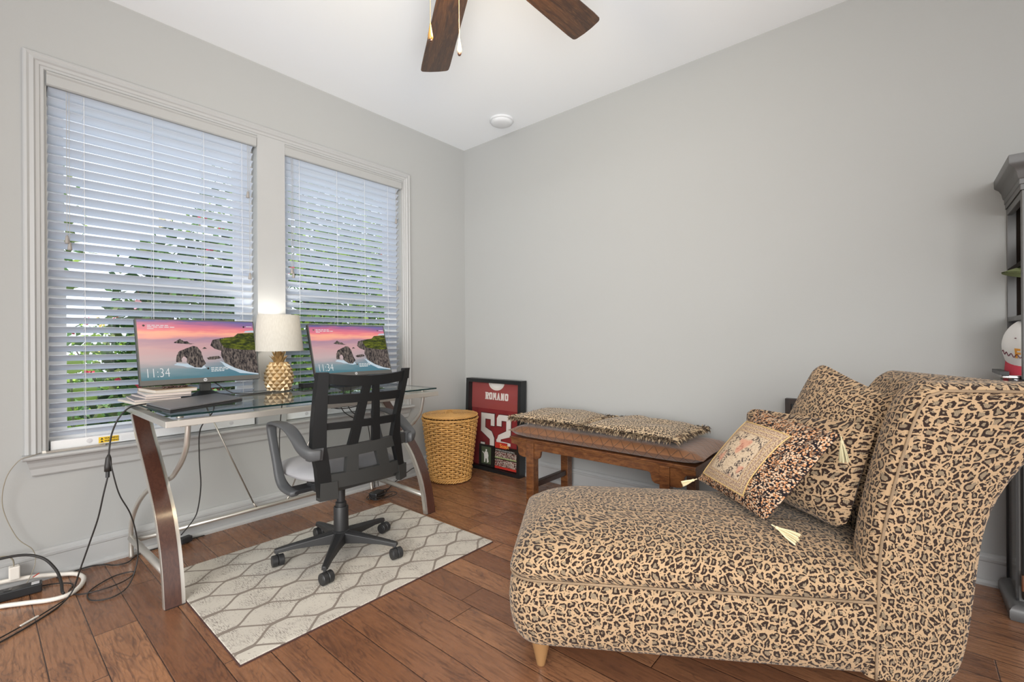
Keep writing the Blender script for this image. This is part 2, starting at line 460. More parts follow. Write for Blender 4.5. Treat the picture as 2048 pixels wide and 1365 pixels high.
# persian fabric
m = NT('persian_panel'); v = m.coord('UV')
n1 = m.noise(v, 26, 3, .6, .8); n2 = m.noise(v, 110, 3, .7); n3 = m.noise(v, 11, 2)
cb = m.mix(m.smooth(n2, .45, .6), (.62, .50, .36), (.50, .38, .27))
cb = m.mix(m.math('MULTIPLY', m.math('MULTIPLY', m.smooth(n1, .49, .53), m.smooth(n2, .47, .52)), .92), cb, (.055, .045, .05))
cb = m.mix(m.math('MULTIPLY', m.smooth(n3, .53, .62), .65), cb, (.60, .25, .17))
o = m.sep(v)
em = m.math('MINIMUM', m.math('MINIMUM', o[0], m.math('SUBTRACT', .30, o[0])), m.math('MINIMUM', o[1], m.math('SUBTRACT', .30, o[1])))
bord = m.math('MULTIPLY', m.smooth(em, .052, .048), 1.0)
cb2 = m.mix(m.smooth(m.noise(v, 190, 3), .46, .54), (.55, .43, .30), (.27, .17, .13))
cb = m.mix(bord, cb, cb2)
gl_ = m.smooth(m.math('ABSOLUTE', m.math('SINE', m.math('MULTIPLY', em, PI / .021))), .16, .08)
cb = m.mix(m.math('MULTIPLY', gl_, m.smooth(em, .062, .058)), cb, (.66, .48, .20))
m.base(cb, .8, 0, .2); m.bump(n2, .3, .001); MAT['persian_panel'] = m.m
m = NT('persian_border'); v = m.coord('UV')
vo = m.n('TexVoronoi', feature='F1'); m.link(v, vo.inputs['Vector']); vo.inputs['Scale'].default_value = 185
d_ = vo.outputs['Distance']
pt = m.mix(m.smooth(m.sep(vo.outputs['Color'])[0], .5, .6), (.58, .43, .30), (.50, .24, .11))
cb = m.mix(m.smooth(d_, .46, .60), pt, (.012, .009, .012))
cb = m.mix(m.math('MULTIPLY', m.smooth(m.noise(v, 30, 2), .55, .6), .6), cb, (.015, .01, .012))
m.base(cb, .8, 0, .2); MAT['persian_border'] = m.m
plain('gold_braid', (.62, .44, .18), .6)

# ---------------------------------------------------------------- geometry helpers
class MB:
    def __init__(s): s.v = []; s.f = []; s.uv = []; s.mi = []; s.hasuv = False
    def add(s, verts, faces, uvs=None, mi=0):
        n = len(s.v); s.v += [tuple(p) for p in verts]
        for k, f in enumerate(faces):
            s.f.append([n + i for i in f]); s.mi.append(mi)
            if uvs is not None: s.uv.append([uvs[i] for i in f]); s.hasuv = True
            else: s.uv.append([(0, 0)] * len(f))
        return s
    def box(s, x0, x1, y0, y1, z0, z1, mi=0):
        v = [(x, y, z) for x in (x0, x1) for y in (y0, y1) for z in (z0, z1)]
        return s.add(v, [(0, 1, 3, 2), (4, 6, 7, 5), (0, 4, 5, 1), (2, 3, 7, 6), (0, 2, 6, 4), (1, 5, 7, 3)], None, mi)
    def obox(s, c, sx, sy, sz, M=None, mi=0):
        v = [Vector((x, y, z)) for x in (-sx / 2, sx / 2) for y in (-sy / 2, sy / 2) for z in (-sz / 2, sz / 2)]
        if M is not None: v = [M @ p for p in v]
        v = [p + Vector(c) for p in v]
        return s.add(v, [(0, 1, 3, 2), (4, 6, 7, 5), (0, 4, 5, 1), (2, 3, 7, 6), (0, 2, 6, 4), (1, 5, 7, 3)], None, mi)
    def tube(s, pts, r, seg=8, cap=True, mi=0, flat=1.0):
        P = [Vector(p) for p in pts]; n = len(P); rr = r if isinstance(r, (list, tuple)) else [r] * n
        vs = []; up = None
        for i in range(n):
            t = (P[min(i + 1, n - 1)] - P[max(i - 1, 0)])
            t = t.normalized() if t.length > 1e-9 else Vector((0, 0, 1))
            if up is None:
                up = Vector((0, 0, 1)) if abs(t.z) < .9 else Vector((1, 0, 0))
            a = t.cross(up)
            if a.length < 1e-6: a = t.orthogonal()
            a.normalize(); b = a.cross(t).normalized(); up = b
            for k in range(seg):
                th = 2 * PI * k / seg
                vs.append(P[i] + a * (rr[i] * math.cos(th)) + b * (rr[i] * math.sin(th) * flat))
        fs = []
        for i in range(n - 1):
            for k in range(seg):
                k2 = (k + 1) % seg
                fs.append((i * seg + k, i * seg + k2, (i + 1) * seg + k2, (i + 1) * seg + k))
        if cap: fs += [tuple(range(seg))[::-1], tuple((n - 1) * seg + k for k in range(seg))]
        return s.add(vs, fs, None, mi)
    def lathe(s, prof, c=(0, 0, 0), seg=24, mi=0, M=None):
        vs = []
        for (r, z) in prof:
            for k in range(seg):
                th = 2 * PI * k / seg; p = Vector((r * math.cos(th), r * math.sin(th), z))
                if M is not None: p = M @ p
                vs.append(p + Vector(c))
        n = len(prof); fs = []
        for i in range(n - 1):
            for k in range(seg):
                k2 = (k + 1) % seg
                fs.append((i * seg + k, i * seg + k2, (i + 1) * seg + k2, (i + 1) * seg + k))
        if prof[0][0] > 1e-6: fs.append(tuple(range(seg))[::-1])
        if prof[-1][0] > 1e-6: fs.append(tuple((n - 1) * seg + k for k in range(seg)))
        return s.add(vs, fs, None, mi)
    def prism(s, poly, fn, t0, t1, mi=0, uvs=False):
        """poly 2D list; fn(u,v,t)->3D"""
        n = len(poly)
        vs = [fn(u, v, t0) for u, v in poly] + [fn(u, v, t1) for u, v in poly]
        fs = [tuple(range(n))[::-1], tuple(range(n, 2 * n))] + [(i, (i + 1) % n, n + (i + 1) % n, n + i) for i in range(n)]
        uv = ([tuple(p) for p in poly] * 2) if uvs else None
        return s.add(vs, fs, uv, mi)
    def grid(s, fn, nu, nv, uvfn=None, mi=0, flip=False):
        vs = []; uv = []
        for i in range(nu + 1):
            for j in range(nv + 1):
                vs.append(fn(i / nu, j / nv)); uv.append(uvfn(i / nu, j / nv) if uvfn else (0, 0))
        fs = []
        for i in range(nu):
            for j in range(nv):
                a = i * (nv + 1) + j; q = (a, a + nv + 1, a + nv + 2, a + 1)
                fs.append(q[::-1] if flip else q)
        return s.add(vs, fs, uv if uvfn else None, mi)
    def sweep(s, prof, path, mi=0, closed=True):
        """prof: list of (a,b) offsets; path: list of (origin, axisA, axisB)"""
        vs = []; n = len(prof)
        for o, A, B in path:
            for a, b in prof: vs.append(Vector(o) + Vector(A) * a + Vector(B) * b)
        fs = []
        for i in range(len(path) - 1):
            for k in range(n if closed else n - 1):
                k2 = (k + 1) % n
                fs.append((i * n + k, i * n + k2, (i + 1) * n + k2, (i + 1) * n + k))
        if closed: fs += [tuple(range(n))[::-1], tuple((len(path) - 1) * n + k for k in range(n))]
        return s.add(vs, fs, None, mi)
    def arclen_uv(s): pass

def smoothpts(pts, n=6):
    P = [Vector(p) for p in pts]; out = []
    for i in range(len(P) - 1):
        p0 = P[max(i - 1, 0)]; p1 = P[i]; p2 = P[i + 1]; p3 = P[min(i + 2, len(P) - 1)]
        for k in range(n):
            t = k / n
            out.append(.5 * ((2 * p1) + (-p0 + p2) * t + (2 * p0 - 5 * p1 + 4 * p2 - p3) * t * t + (-p0 + 3 * p1 - 3 * p2 + p3) * t ** 3))
    out.append(P[-1]); return out

def obj(name, mb, mats, parent=None, smooth=False, bevel=0.0, fixn=True, sub=0):
    me = bpy.data.meshes.new(name)
    me.from_pydata([tuple(v) for v in mb.v], [], mb.f)
    if isinstance(mats, str): mats = [mats]
    for k in mats: me.materials.append(MAT[k])
    for p, mi in zip(me.polygons, mb.mi):
        p.material_index = mi; p.use_smooth = bool(smooth)
    if mb.hasuv:
        l = me.uv_layers.new(name='UVMap'); i = 0
        for f in mb.uv:
            for q in f: l.data[i].uv = q; i += 1
    me.update()
    if fixn:
        import bmesh
        bm = bmesh.new(); bm.from_mesh(me)
        bmesh.ops.recalc_face_normals(bm, faces=bm.faces); bm.to_mesh(me); bm.free()
    o = bpy.data.objects.new(name, me); COL.objects.link(o)
    if bevel > 0:
        b = o.modifiers.new('bevel', 'BEVEL'); b.width = bevel; b.segments = 2; b.limit_method = 'ANGLE'; b.angle_limit = math.radians(35)
    if sub:
        sm = o.modifiers.new('sub', 'SUBSURF'); sm.levels = sub; sm.render_levels = sub
    if smooth == 'auto':
        me.set_sharp_from_angle(angle=math.radians(40))
    if parent is not None:
        o.parent = parent
        o.matrix_parent_inverse = RM(parent).inverted()
    return o

ROOT = {}
def RM(p):
    """matrix of parent in world, without needing a depsgraph update"""
    mt = Matrix.LocRotScale(p.location, p.rotation_euler, p.scale)
    if p.parent is not None: mt = RM(p.parent) @ p.matrix_parent_inverse @ mt
    return mt

def tag(o, label, cat, group=None, kind=None):
    o['label'] = label; o['category'] = cat
    if group: o['group'] = group
    if kind: o['kind'] = kind
    return o
def thing(name, loc, label, cat, group=None):
    o = bpy.data.objects.new(name, None); o.empty_display_size = .1; COL.objects.link(o); o.location = loc
    return tag(o, label, cat, group)
def struct(name, mb, mats, label, cat, **kw):
    o = obj(name, mb, mats, **kw); o['kind'] = 'structure'; o['label'] = label; o['category'] = cat
    return o
def text_mb(txt, size, fn, mi=0, mb=None, bold=0.0, align='LEFT', thick=0.0, fname=None):
    """text outline -> mesh via font curve; fn(u,v)->3D"""
    cu = bpy.data.curves.new('t', 'FONT'); cu.body = txt; cu.size = size; cu.align_x = align; cu.offset = bold; cu.resolution_u = 3
    ob = bpy.data.objects.new('t', cu); COL.objects.link(ob)
    dg = bpy.context.evaluated_depsgraph_get()
    me = bpy.data.meshes.new_from_object(ob.evaluated_get(dg))
    mb = mb or MB()
    mb.add([fn(v.co.x, v.co.y) for v in me.vertices], [tuple(p.vertices) for p in me.polygons], None, mi)
    bpy.data.objects.remove(ob); bpy.data.curves.remove(cu); bpy.data.meshes.remove(me)
    return mb

# ================================================================ ROOM
CZ = 2.75; XF = 5.6; YF = -5.4; WT = .16
W1 = (-2.618, -1.725); W2 = (-1.562, -.675); WZ = (.567, 2.30)
mb = MB().box(-.02, XF, YF, .02, -.1, 0); struct('floor', mb, 'floor', 'dark brown hardwood plank floor', 'floor')
mb = MB().box(-WT, XF, YF, WT, CZ, CZ + .15); struct('ceiling', mb, 'ceiling', 'smooth white ceiling', 'ceiling')
mb = MB()
mb.box(-WT, 0, YF, W1[0], 0, CZ); mb.box(-WT, 0, W1[1], W2[0], 0, CZ); mb.box(-WT, 0, W2[1], WT, 0, CZ)
for a, b in (W1, W2):
    mb.box(-WT, 0, a, b, 0, WZ[0] - .02); mb.box(-WT, 0, a, b, WZ[1], CZ)
struct('wall_left', mb, 'wall', 'pale greige wall with the two windows', 'wall')
mb = MB().box(0, XF, 0, WT, 0, CZ); struct('wall_right', mb, 'wall', 'long plain greige wall behind the bench', 'wall')
# baseboards
prof = [(0, 0), (.032, 0), (.032, .012), (.026, .022), (.018, .026), (.016, .098), (.020, .102), (.021, .112), (.014, .117), (.013, .124), (.008, .132), (0, .134)]
mb = MB(); mb.sweep(prof, [((0, YF, 0), (1, 0, 0), (0, 0, 1)), ((0, 0, 0), (1, 0, 0), (0, 0, 1))])
struct('baseboard_left', mb, 'trim_white', 'white moulded baseboard under the windows', 'baseboard')
mb = MB(); mb.sweep(prof, [((0, 0, 0), (0, -1, 0), (0, 0, 1)), ((XF, 0, 0), (0, -1, 0), (0, 0, 1))])
struct('baseboard_right', mb, 'trim_white', 'white moulded baseboard along the plain wall', 'baseboard')
# casing around both windows (one moulding, mitred)
cprof = [(0, 0), (0, .012), (.004, .018), (.012, .020), (.020, .016), (.034, .020), (.040, .014), (.052, .013), (.056, .009), (.066, .010), (.070, .006), (.070, 0)]
cprof = [(.072 - a, b) for a, b in cprof]   # a: distance outward from opening, thick at outside
oy0, oy1, oz1, oz0 = W1[0] - .004, W2[1] + .006, WZ[1] + .002, WZ[0]
mb = MB()
path = [((0, oy0, oz0), (0, -1, 0), (1, 0, 0)), ((0, oy0, oz1), (0, -1, 1), (1, 0, 0)), ((0, oy1, oz1), (0, 1, 1), (1, 0, 0)), ((0, oy1, oz0), (0, 1, 0), (1, 0, 0))]
mb.sweep(cprof, path)
mb.box(0, .012, W1[1], W2[0], oz0, oz1 + .01)                     # flat mullion board
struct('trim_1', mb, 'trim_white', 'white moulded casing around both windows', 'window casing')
# stool and apron
mb = MB(); sp = [(-.10, .545), (.045, .545), (.055, .549), (.058, .556), (.055, .563), (.045, .566), (-.10, .566)]
mb.sweep(sp, [((0, -2.703, 0), (1, 0, 0), (0, 0, 1)), ((0, -.596, 0), (1, 0, 0), (0, 0, 1))])
ap = [(0, .468), (.012, .468), (.016, .474), (.016, .50), (.022, .512), (.026, .53), (.034, .545), (0, .545)]
n0 = len(mb.v)
vs = []
for (a, b), e0, e1 in [(p, -2.690 + (0.545 - p[1]) * .26, -.612 - (0.545 - p[1]) * .26) for p in ap]:
    vs += [(a, e0, b), (a, e1, b)]
k = len(ap)
fs = [(2 * i, 2 * ((i + 1) % k), 2 * ((i + 1) % k) + 1, 2 * i + 1) for i in range(k)] + [tuple(2 * i for i in range(k)), tuple(2 * i + 1 for i in range(k))[::-1]]
mb.add(vs, fs)
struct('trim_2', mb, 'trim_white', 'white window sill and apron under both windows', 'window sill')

def window(n, y0, y1, gl, gr, label):
    mb = MB(); X0, X1 = -.13, -.075
    mb.box(-.14, -.07, y0 + .0005, gl - .029, WZ[0] + .001, WZ[1] - .0015); mb.box(-.14, -.07, gr + .029, y1 - .0005, WZ[0] + .001, WZ[1] - .0015)
    mb.box(-.139, -.0692, y0 + .001, y1 - .001, 2.20, WZ[1] - .001); mb.box(-.139, -.0692, y0 + .001, y1 - .001, WZ[0] + .0005, .60)
    # upper sash (outer)
    mb.box(-.125, -.10, gl - .03, gl, 1.38, 2.20); mb.box(-.125, -.10, gr, gr + .03, 1.38, 2.20); mb.box(-.125, -.10, gl - .03, gr + .03, 2.165, 2.20)
    # lower sash (inner)
    mb.box(-.10, -.0735, gl - .03, gl + .004, .60, 1.40); mb.box(-.10, -.0735, gr - .0, gr + .03, .60, 1.40)
    mb.box(-.126, -.0715, gl - .0305, gr + .0305, 1.345, 1.405); mb.box(-.10, -.0725, gl - .0295, gr + .0295, .60, .655)
    o = struct('window_%d' % n, mb, 'vinyl_white', label, 'window')
    g = MB(); g.box(-.116, -.112, gl, gr, 1.40, 2.17); g.box(-.09, -.086, gl, gr, .655, 1.35)
    obj('pane', g, 'window_glass', o)
    return o
window(1, W1[0], W1[1], -2.553, -1.815, 'left white double-hung window behind the first monitor')
window(2, W2[0], W2[1], -1.495, -.765, 'right white double-hung window, nearer the room corner')

# ---------------------------------------------------------------- blinds
def blind(y0, y1, label, warn_y, cords, left_t, right_t):
    r = thing('window_blind', (-.04, (y0 + y1) / 2, WZ[0]), label, 'window blind', 'wooden slat blinds in the two windows')
    vb = MB()
    vb.sweep([(-.004, 2.238), (.010, 2.238), (.016, 2.243), (.016, 2.285), (.022, 2.291), (.022, 2.2985), (-.004, 2.2985)], [((0, y0 - .001, 0), (1, 0, 0), (0, 0, 1)), ((0, y1 - .004, 0), (1, 0, 0), (0, 0, 1))])
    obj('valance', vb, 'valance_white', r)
    hb = MB().box(-.062, -.006, y0 + .004, y1 - .006, 2.248, 2.297); obj('head_rail', hb, 'rail_white', r)
    sm = MB(); t = math.radians(33); n = 37; pitch = .0441
    ca, sa = math.cos(t), math.sin(t); xc = -.034
    for i in range(n):
        zc = 2.228 - i * pitch
        if zc < .625: break
        hw, th = .0252, .0008
        dz = 0
        if i == n: dz = .01
        pr = []
        for k in range(5):
            u = -hw + 2 * hw * k / 4; cv = .0022 * (1 - (u / hw) ** 2)
            pr.append((u, cv + th))
        for k in range(4, -1, -1):
            u = -hw + 2 * hw * k / 4; cv = .0022 * (1 - (u / hw) ** 2)
            pr.append((u, cv - th))
        wob = random.uniform(-.0006, .0006)
        pr2 = [(xc + u * ca - w * sa, zc + wob + u * sa + w * ca) for u, w in pr]
        ys = y0 + .006 + random.uniform(-.001, .001); ye = y1 - .014
        sm.sweep(pr2, [((0, ys, 0), (1, 0, 0), (0, 0, 1)), ((0, ye, 0), (1, 0, 0), (0, 0, 1))])
    obj('slats', sm, 'slat_white', r)
    bm_ = MB().box(-.060, -.010, y0 + .007, y1 - .012, .5685, .612)
    br = obj('bottom_rail', bm_, 'rail_white', r, bevel=.004)
    for yy in (y0 + .14, y1 - .14):
        pb = MB().lathe([(.011, 0), (.011, .001), (.004, .0018), (0, .0018)], (-.0099, yy, .594), 14, M=Matrix.Rotation(PI / 2, 3, 'Y'))
        obj('cord_plug', pb, 'paper_grey', br)
    lb = MB(); lb.box(-.0098, -.0092, warn_y, warn_y + .075, .576, .604)
    lab = lambda u, v: (-.0088, warn_y + u, .576 + v)
    for q in (0, 1):
        vv = .0155 - q * .0125
        lb.add([lab(.006, vv), lab(.018, vv), lab(.012, vv + .0095)], [(0, 1, 2)], None, 1)
        text_mb('WARNING', .0115, lambda u, v: lab(.021 + u, vv + .001 + v), 1, lb, .0003)
    for q in range(4):
        lb.box(-.0094, -.0092, warn_y + .085, warn_y + .155, .579 + q * .006, .5802 + q * .006, 2)
    obj('warning_sticker', lb, ['warning_yellow', 'ink_black', 'paper_grey'], br, fixn=False)
    cm = MB()
    for yy in cords:
        for dx, rr in ((-.0125, .0011), (-.056, .0008)):
            cm.tube([(dx, yy, .60), (dx, yy, 2.25)], rr, 5)
        for i in range(n):
            zc = 2.228 - i * pitch
            if zc < .625: break
            cm.tube([(-.0125, yy, zc + .013), (-.056, yy - .006, zc - .012)], .0009, 4)
    obj('ladder_cord', cm, 'cord_white', r)
    for (yy, zs) in (left_t, right_t):
        for q, zz in enumerate(zs):
            yq = yy + q * .009
            c_ = obj('pull_cord', MB().tube([(-.004, yq, 2.25), (-.003, yq, zz)], .0012, 5), 'cord_grey', r)
            k_ = MB().lathe([(.002, .022), (.0055, .018), (.0065, .008), (.009, -.012), (.0085, -.017), (0, -.018)], (-.002, yq, zz), 10)
            obj('cord_tassel', k_, 'tassel_grey', c_, smooth=True)
    return r
blind(W1[0], W1[1], 'white slat blind in the left window, behind the first monitor', -2.445, (-2.49, -2.225, -1.995, -1.80), (-2.552, (1.545, 1.515)), (-1.772, (1.94, 1.455)))
blind(W2[0], W2[1], 'white slat blind in the right window, nearer the corner', -1.39, (-1.46, -1.20, -.985, -.79), (-1.515, (1.515, 1.49)), (-.722, (1.985, 1.47)))

# metal bar on sill
mb = MB(); mb.box(.006, .030, -2.628, -2.425, .5665, .5745); mb.box(.030, .036, -2.628, -2.425, .5665, .570)
s_ = thing('sill_bar', (.02, -2.53, .566), 'flat metal bar lying on the sill, left end of the left window', 'metal bar')
obj('bar', mb, 'bracket_metal', s_, bevel=.001)
mb = MB().tube([(.018, -2.640, .571), (.018, -2.628, .571)], .007, 10); obj('end_plug', mb, 'cable_white', s_)
# thin wire down the wall
pts = smoothpts([(.02, -2.645, .571), (.055, -2.672, .569), (.062, -2.715, .555), (.045, -2.752, .48), (.03, -2.76, .36), (.03, -2.72, .22), (.034, -2.672, .15), (.04, -2.665, .09), (.075, -2.69, .03), (.12, -2.72, .008)], 8)
tag(obj('thin_wire', MB().tube(pts, .0018, 6), 'cable_beige', smooth=True), 'thin beige wire hanging from the sill bar down the wall', 'wire')
# wall scuff by the basket
mb = MB()
for k in range(3):
    mb.add([(.0012, -.66 + k * .03, .385 + k * .006), (.0012, -.615 + k * .03, .392 + k * .006), (.0012, -.61 + k * .03, .404 + k * .006), (.0012, -.655 + k * .03, .396 + k * .006)], [(0, 1, 2, 3)])
o = obj('trim_3', mb, 'scuff', fixn=False); o['kind'] = 'structure'; o['label'] = 'reddish scuff mark on wall beside basket'; o['category'] = 'scuff mark'

# smoke detector
t_ = thing('smoke_detector', (.632, -.208, CZ), 'round white smoke detector on the ceiling near the corner', 'smoke detector')
obj('base', MB().lathe([(.093, 0), (.093, -.012), (.086, -.017)], (.632, -.208, CZ - .0005), 32), 'detector_white', t_, smooth='auto')
obj('cover', MB().lathe([(.084, -.014), (.080, -.028), (.065, -.036), (.03, -.040), (0, -.040)], (.632, -.208, CZ), 32), 'detector_white', t_, smooth=True)

# ================================================================ RUG
t_ = thing('area_rug', (.858, -1.672, 0), 'off-white rug with grey trellis lines under the office chair', 'rug')
obj('pile', MB().box(.403, 1.314, -2.277, -1.069, .004, .009), ['rug'], t_, bevel=.002)
obj('backing', MB().box(.400, 1.317, -2.280, -1.066, .0002, .004), 'rug_edge', t_)

# ================================================================ DESK
DY0, DY1, DX0, DX1 = -2.353, -.972, .034, .775
dk = thing('glass_desk', (.40, (DY0 + DY1) / 2, 0), 'glass-top desk with silver frame and curved dark wood legs under the windows', 'desk')
g = MB(); g.box(DX0 + .01, DX1 - .012, DY0 + .02, DY1 - .004, .7665, .7745)
gl = obj('glass_top', g, ['table_glass', 'glass_edge'], dk)
for p in gl.data.polygons:
    if abs(p.normal.z) < .5: p.material_index = 1
f = MB()
f.box(DX1 - .034, DX1, DY0, DY1, .727, .752); f.box(DX0, DX0 + .034, DY0, DY1, .727, .752)
f.box(DX0 + .034, DX1 - .034, DY0, DY0 + .034, .727, .752); f.box(DX0 + .034, DX1 - .034, DY1 - .034, DY1, .727, .752)
obj('top_frame', f, 'silver_metal', dk, bevel=.001)
for xx in (DX0 + .05, DX1 - .055):
    for yy in (DY0 + .065, (DY0 + DY1) / 2, DY1 - .065):
        obj('glass_spacer', MB().lathe([(.013, .752), (.013, .7662)], (xx - .02 if xx > .4 else xx - .02, yy, 0), 16), 'bracket_metal', dk)
leg_c = [(.725, 0), (.708, .09), (.682, .18), (.645, .26), (.590, .345), (.515, .42), (.425, .50), (.335, .575), (.255, .64), (.165, .727)]
lc = smoothpts([(a, 0, b) for a, b in leg_c], 6)
def leg(yc, inner):
    # yc: centre, inner: +1 if inner side is +y
    path = []; path2 = []; pw = []
    n = len(lc)
    for i, p in enumerate(lc):
        tg = (lc[min(i + 1, n - 1)] - lc[max(i - 1, 0)]).normalized()
        nr = Vector((tg.z, 0, -tg.x))           # towards +x side (front)
        path.append(((p.x, yc, p.z), nr, (0, 1, 0)))
    L = obj('leg', MB().sweep([(-.014, -.036), (.012, -.036), (.012, .036), (-.014, .036)], path), 'silver_metal', dk, smooth='auto')
    y0_, y1_ = (-.034, .022) if inner > 0 else (-.022, .034)
    obj('wood_inlay', MB().sweep([(.0115, y0_), (.0165, y0_), (.0165, y1_), (.0115, y1_)], path), 'desk_leg_wood', L, smooth='auto')
    obj('foot_pad', MB().box(.708, .742, yc - .034, yc + .034, .0002, .002), 'black_plastic', L)
leg(DY0 + .036, 1); leg(DY1 - .036, -1)
for yf, ym in ((DY0 + .018, DY0 + .085), (DY1 - .014, DY1 - .085)):
    pts = smoothpts([(.058, yf, 0.001), (.052, yf, .08), (.075, yf, .19), (.15, yf + (ym - yf) * .25, .30), (.30, yf + (ym - yf) * .6, .398), (.46, ym, .452), (.565, ym, .508), (.64, ym, .56), (.70, ym, .62), (.722, ym, .675), (.732, ym, .728)], 6)
    tb = obj('rear_leg_tube', MB().tube(pts, .0105, 12), 'silver_metal', dk, smooth=True)
    pl = MB(); pl.box(.712, .752, ym - .03, ym + .03, .722, .7268); pl.lathe([(.006, 0), (.006, -.003), (0, -.004)], (.732, ym - .022, .722), 8); pl.lathe([(.006, 0), (.006, -.003), (0, -.004)], (.732, ym + .022, .722), 8)
    obj('mounting_plate', pl, 'bracket_metal', tb)
    ys = yf
    obj('side_bar', MB().tube([(.06, ys, .098), (.70, (DY0 + .036) if yf < -2 else (DY1 - .036), .098)], .0155, 12), 'silver_metal', dk, smooth=True)
obj('back_bar', MB().tube([(.062, DY0 + .02, .083), (.062, DY1 - .014, .083)], .0115, 12), 'silver_metal', dk, smooth=True)
for (ya, yb) in ((-2.02, -1.757), (-1.31, -1.585)):
    r_ = MB().tube([(.055, ya, .735), (.062, ya + (yb - ya) * .93, .735 - .66 * .93)], .0042, 8); r_.tube([(.062, ya + (yb - ya) * .93, .121), (.062, yb, .083)], [.0042, .008], 8)
    obj('brace_rod', r_, 'bracket_metal', dk, smooth=True)

# ---------------------------------------------------------------- monitors
def monitor(loc, yaw, tilt, label, base_xy, logo=True):
    W_, H_ = .545, .335
    r = thing('computer_monitor', (base_xy[0], base_xy[1], .775), label, 'monitor', 'pair of desktop monitors on the desk')
    lat = Vector((math.cos(yaw), math.sin(yaw), 0)); n = Vector((math.sin(yaw), -math.cos(yaw), 0))
    up = Vector((0, 0, 1)) * math.cos(tilt) - n * math.sin(tilt); nn = lat.cross(up)
    C_ = Vector(loc)
    F3 = lambda u, v, t=0.0: C_ + lat * u + up * v + nn * t
    def bx(u0, u1, v0, v1, t0, t1, mb=None, mi=0):
        mb = mb or MB(); return mb.prism([(u0, v0), (u1, v0), (u1, v1), (u0, v1)], F3, t0, t1, mi)
    hs = bx(-W_ / 2, W_ / 2, -H_ / 2, H_ / 2, -.022, 0); bx(-.16, .16, -.12, .10, -.045, -.022, hs)
    pn = obj('housing', hs, 'black_plastic', r, bevel=.003)
    bz = MB(); bx(-W_ / 2, W_ / 2, -H_ / 2, -H_ / 2 + .024, 0, .002, bz); bx(-W_ / 2, W_ / 2, H_ / 2 - .005, H_ / 2, 0, .0015, bz)
    bx(-W_ / 2, -W_ / 2 + .006, -H_ / 2, H_ / 2, 0, .0015, bz); bx(W_ / 2 - .006, W_ / 2, -H_ / 2, H_ / 2, 0, .0015, bz)
    obj('bezel', bz, 'bezel_grey', r)
    # screen picture
    u0, u1, v0, v1 = -W_ / 2 + .006, W_ / 2 - .006, -H_ / 2 + .024, H_ / 2 - .005
    SW, SH = u1 - u0, v1 - v0
    S3 = lambda a, b, t: F3(u0 + a * SW, v0 + b * SH, t)
    sc = MB(); sc.add([S3(0, 0, .0006), S3(1, 0, .0006), S3(1, 1, .0006), S3(0, 1, .0006)], [(0, 1, 2, 3)], [(0, 0), (1, 0), (1, 1), (0, 1)])
    def poly(pts, t, mi):
        sc.add([S3(a, b, t) for a, b in pts], [tuple(range(len(pts)))], None, mi)
    def rough(pts, amp, seed):
        rnd = random.Random(seed); out = []
        for i in range(len(pts)):
            a = pts[i]; b = pts[(i + 1) % len(pts)]
            out.append(a)
            for k in (1, 2):
                t = k / 3; out.append((a[0] + (b[0] - a[0]) * t + rnd.uniform(-amp, amp), a[1] + (b[1] - a[1]) * t + rnd.uniform(-amp, amp)))
        return [(min(1, max(0, x)), min(1, max(0, y))) for x, y in out]
    poly(rough([(.26, .235), (.36, .19), (.48, .15), (.52, .17), (.50, .215), (.38, .25), (.28, .27)], .006, 5), .0009, 3)
    poly(rough([(.64, .28), (.70, .16), (.82, .045), (1.0, .0), (1.0, .05), (.84, .10), (.73, .21)], .006, 6), .0009, 3)
    poly(rough([(.27, .61), (.30, .655), (.325, .68), (.35, .64), (.385, .635), (.40, .60), (.44, .595), (.40, .585)], .004, 1), .0012, 1)     # far rock
    poly(rough([(.50, .50), (.52, .535), (.545, .505)], .002, 2), .0012, 1)
    arch_o = [(.275, .285), (.285, .40), (.31, .47), (.36, .51), (.42, .555), (.46, .54), (.49, .45), (.50, .33), (.52, .24), (.48, .175), (.42, .185), (.375, .24), (.36, .28), (.365, .33), (.352, .37), (.335, .375), (.322, .34), (.32, .28)]
    poly(rough(arch_o, .003, 3), .0012, 1)
    poly(rough([(.53, .34), (.56, .36), (.64, .37), (.66, .33), (.60, .305), (.545, .31)], .003, 4), .0012, 1)
    poly([(.575, .56), (.60, .66), (.70, .70), (.80, .72), (.84, .78), (1.0, .80), (1.0, .02), (.90, .06), (.78, .14), (.69, .24), (.66, .38), (.67, .46), (.61, .50)], .0012, 1)
    poly([(.66, .655), (.72, .695), (.80, .715), (.85, .775), (1.0, .795), (1.0, .47), (.90, .47), (.80, .49), (.70, .52), (.68, .58)], .0014, 2)
    poly([(.90, .80), (.92, .83), (.98, .84), (1.0, .84), (1.0, .80)], .0013, 3)
    text_mb('11:34', .066, lambda u, v: S3(.03 + u * .70 / SW, .045 + v / SH, .0016), 4, sc, -.0012)
    for (a0, b0, wds) in ((.075, .90, (.17, .22, .05)), (.93, .905, (.06,)), (.56, .155, (.18, .16, .12))):
        for q, wd in enumerate(wds):
            cuts = 5; x = a0
            for c_ in range(cuts):
                w2 = wd / cuts * .8; poly([(x, b0 - q * .028), (x + w2, b0 - q * .028), (x + w2, b0 + .012 - q * .028), (x, b0 + .012 - q * .028)], .0016, 4); x += wd / cuts
        ring = []
        cx_, cy_, rr = a0 - .025, b0 - .0, .010
        for k in range(12):
            th = 2 * PI * k / 12; ring.append((cx_ + rr * math.cos(th), cy_ + rr * math.sin(th) * SW / SH))
        poly(ring, .0016, 1)
    obj('screen', sc, ['screen_sea', 'scr_rock', 'scr_grass', 'foam', 'screen_text'], r, fixn=False)
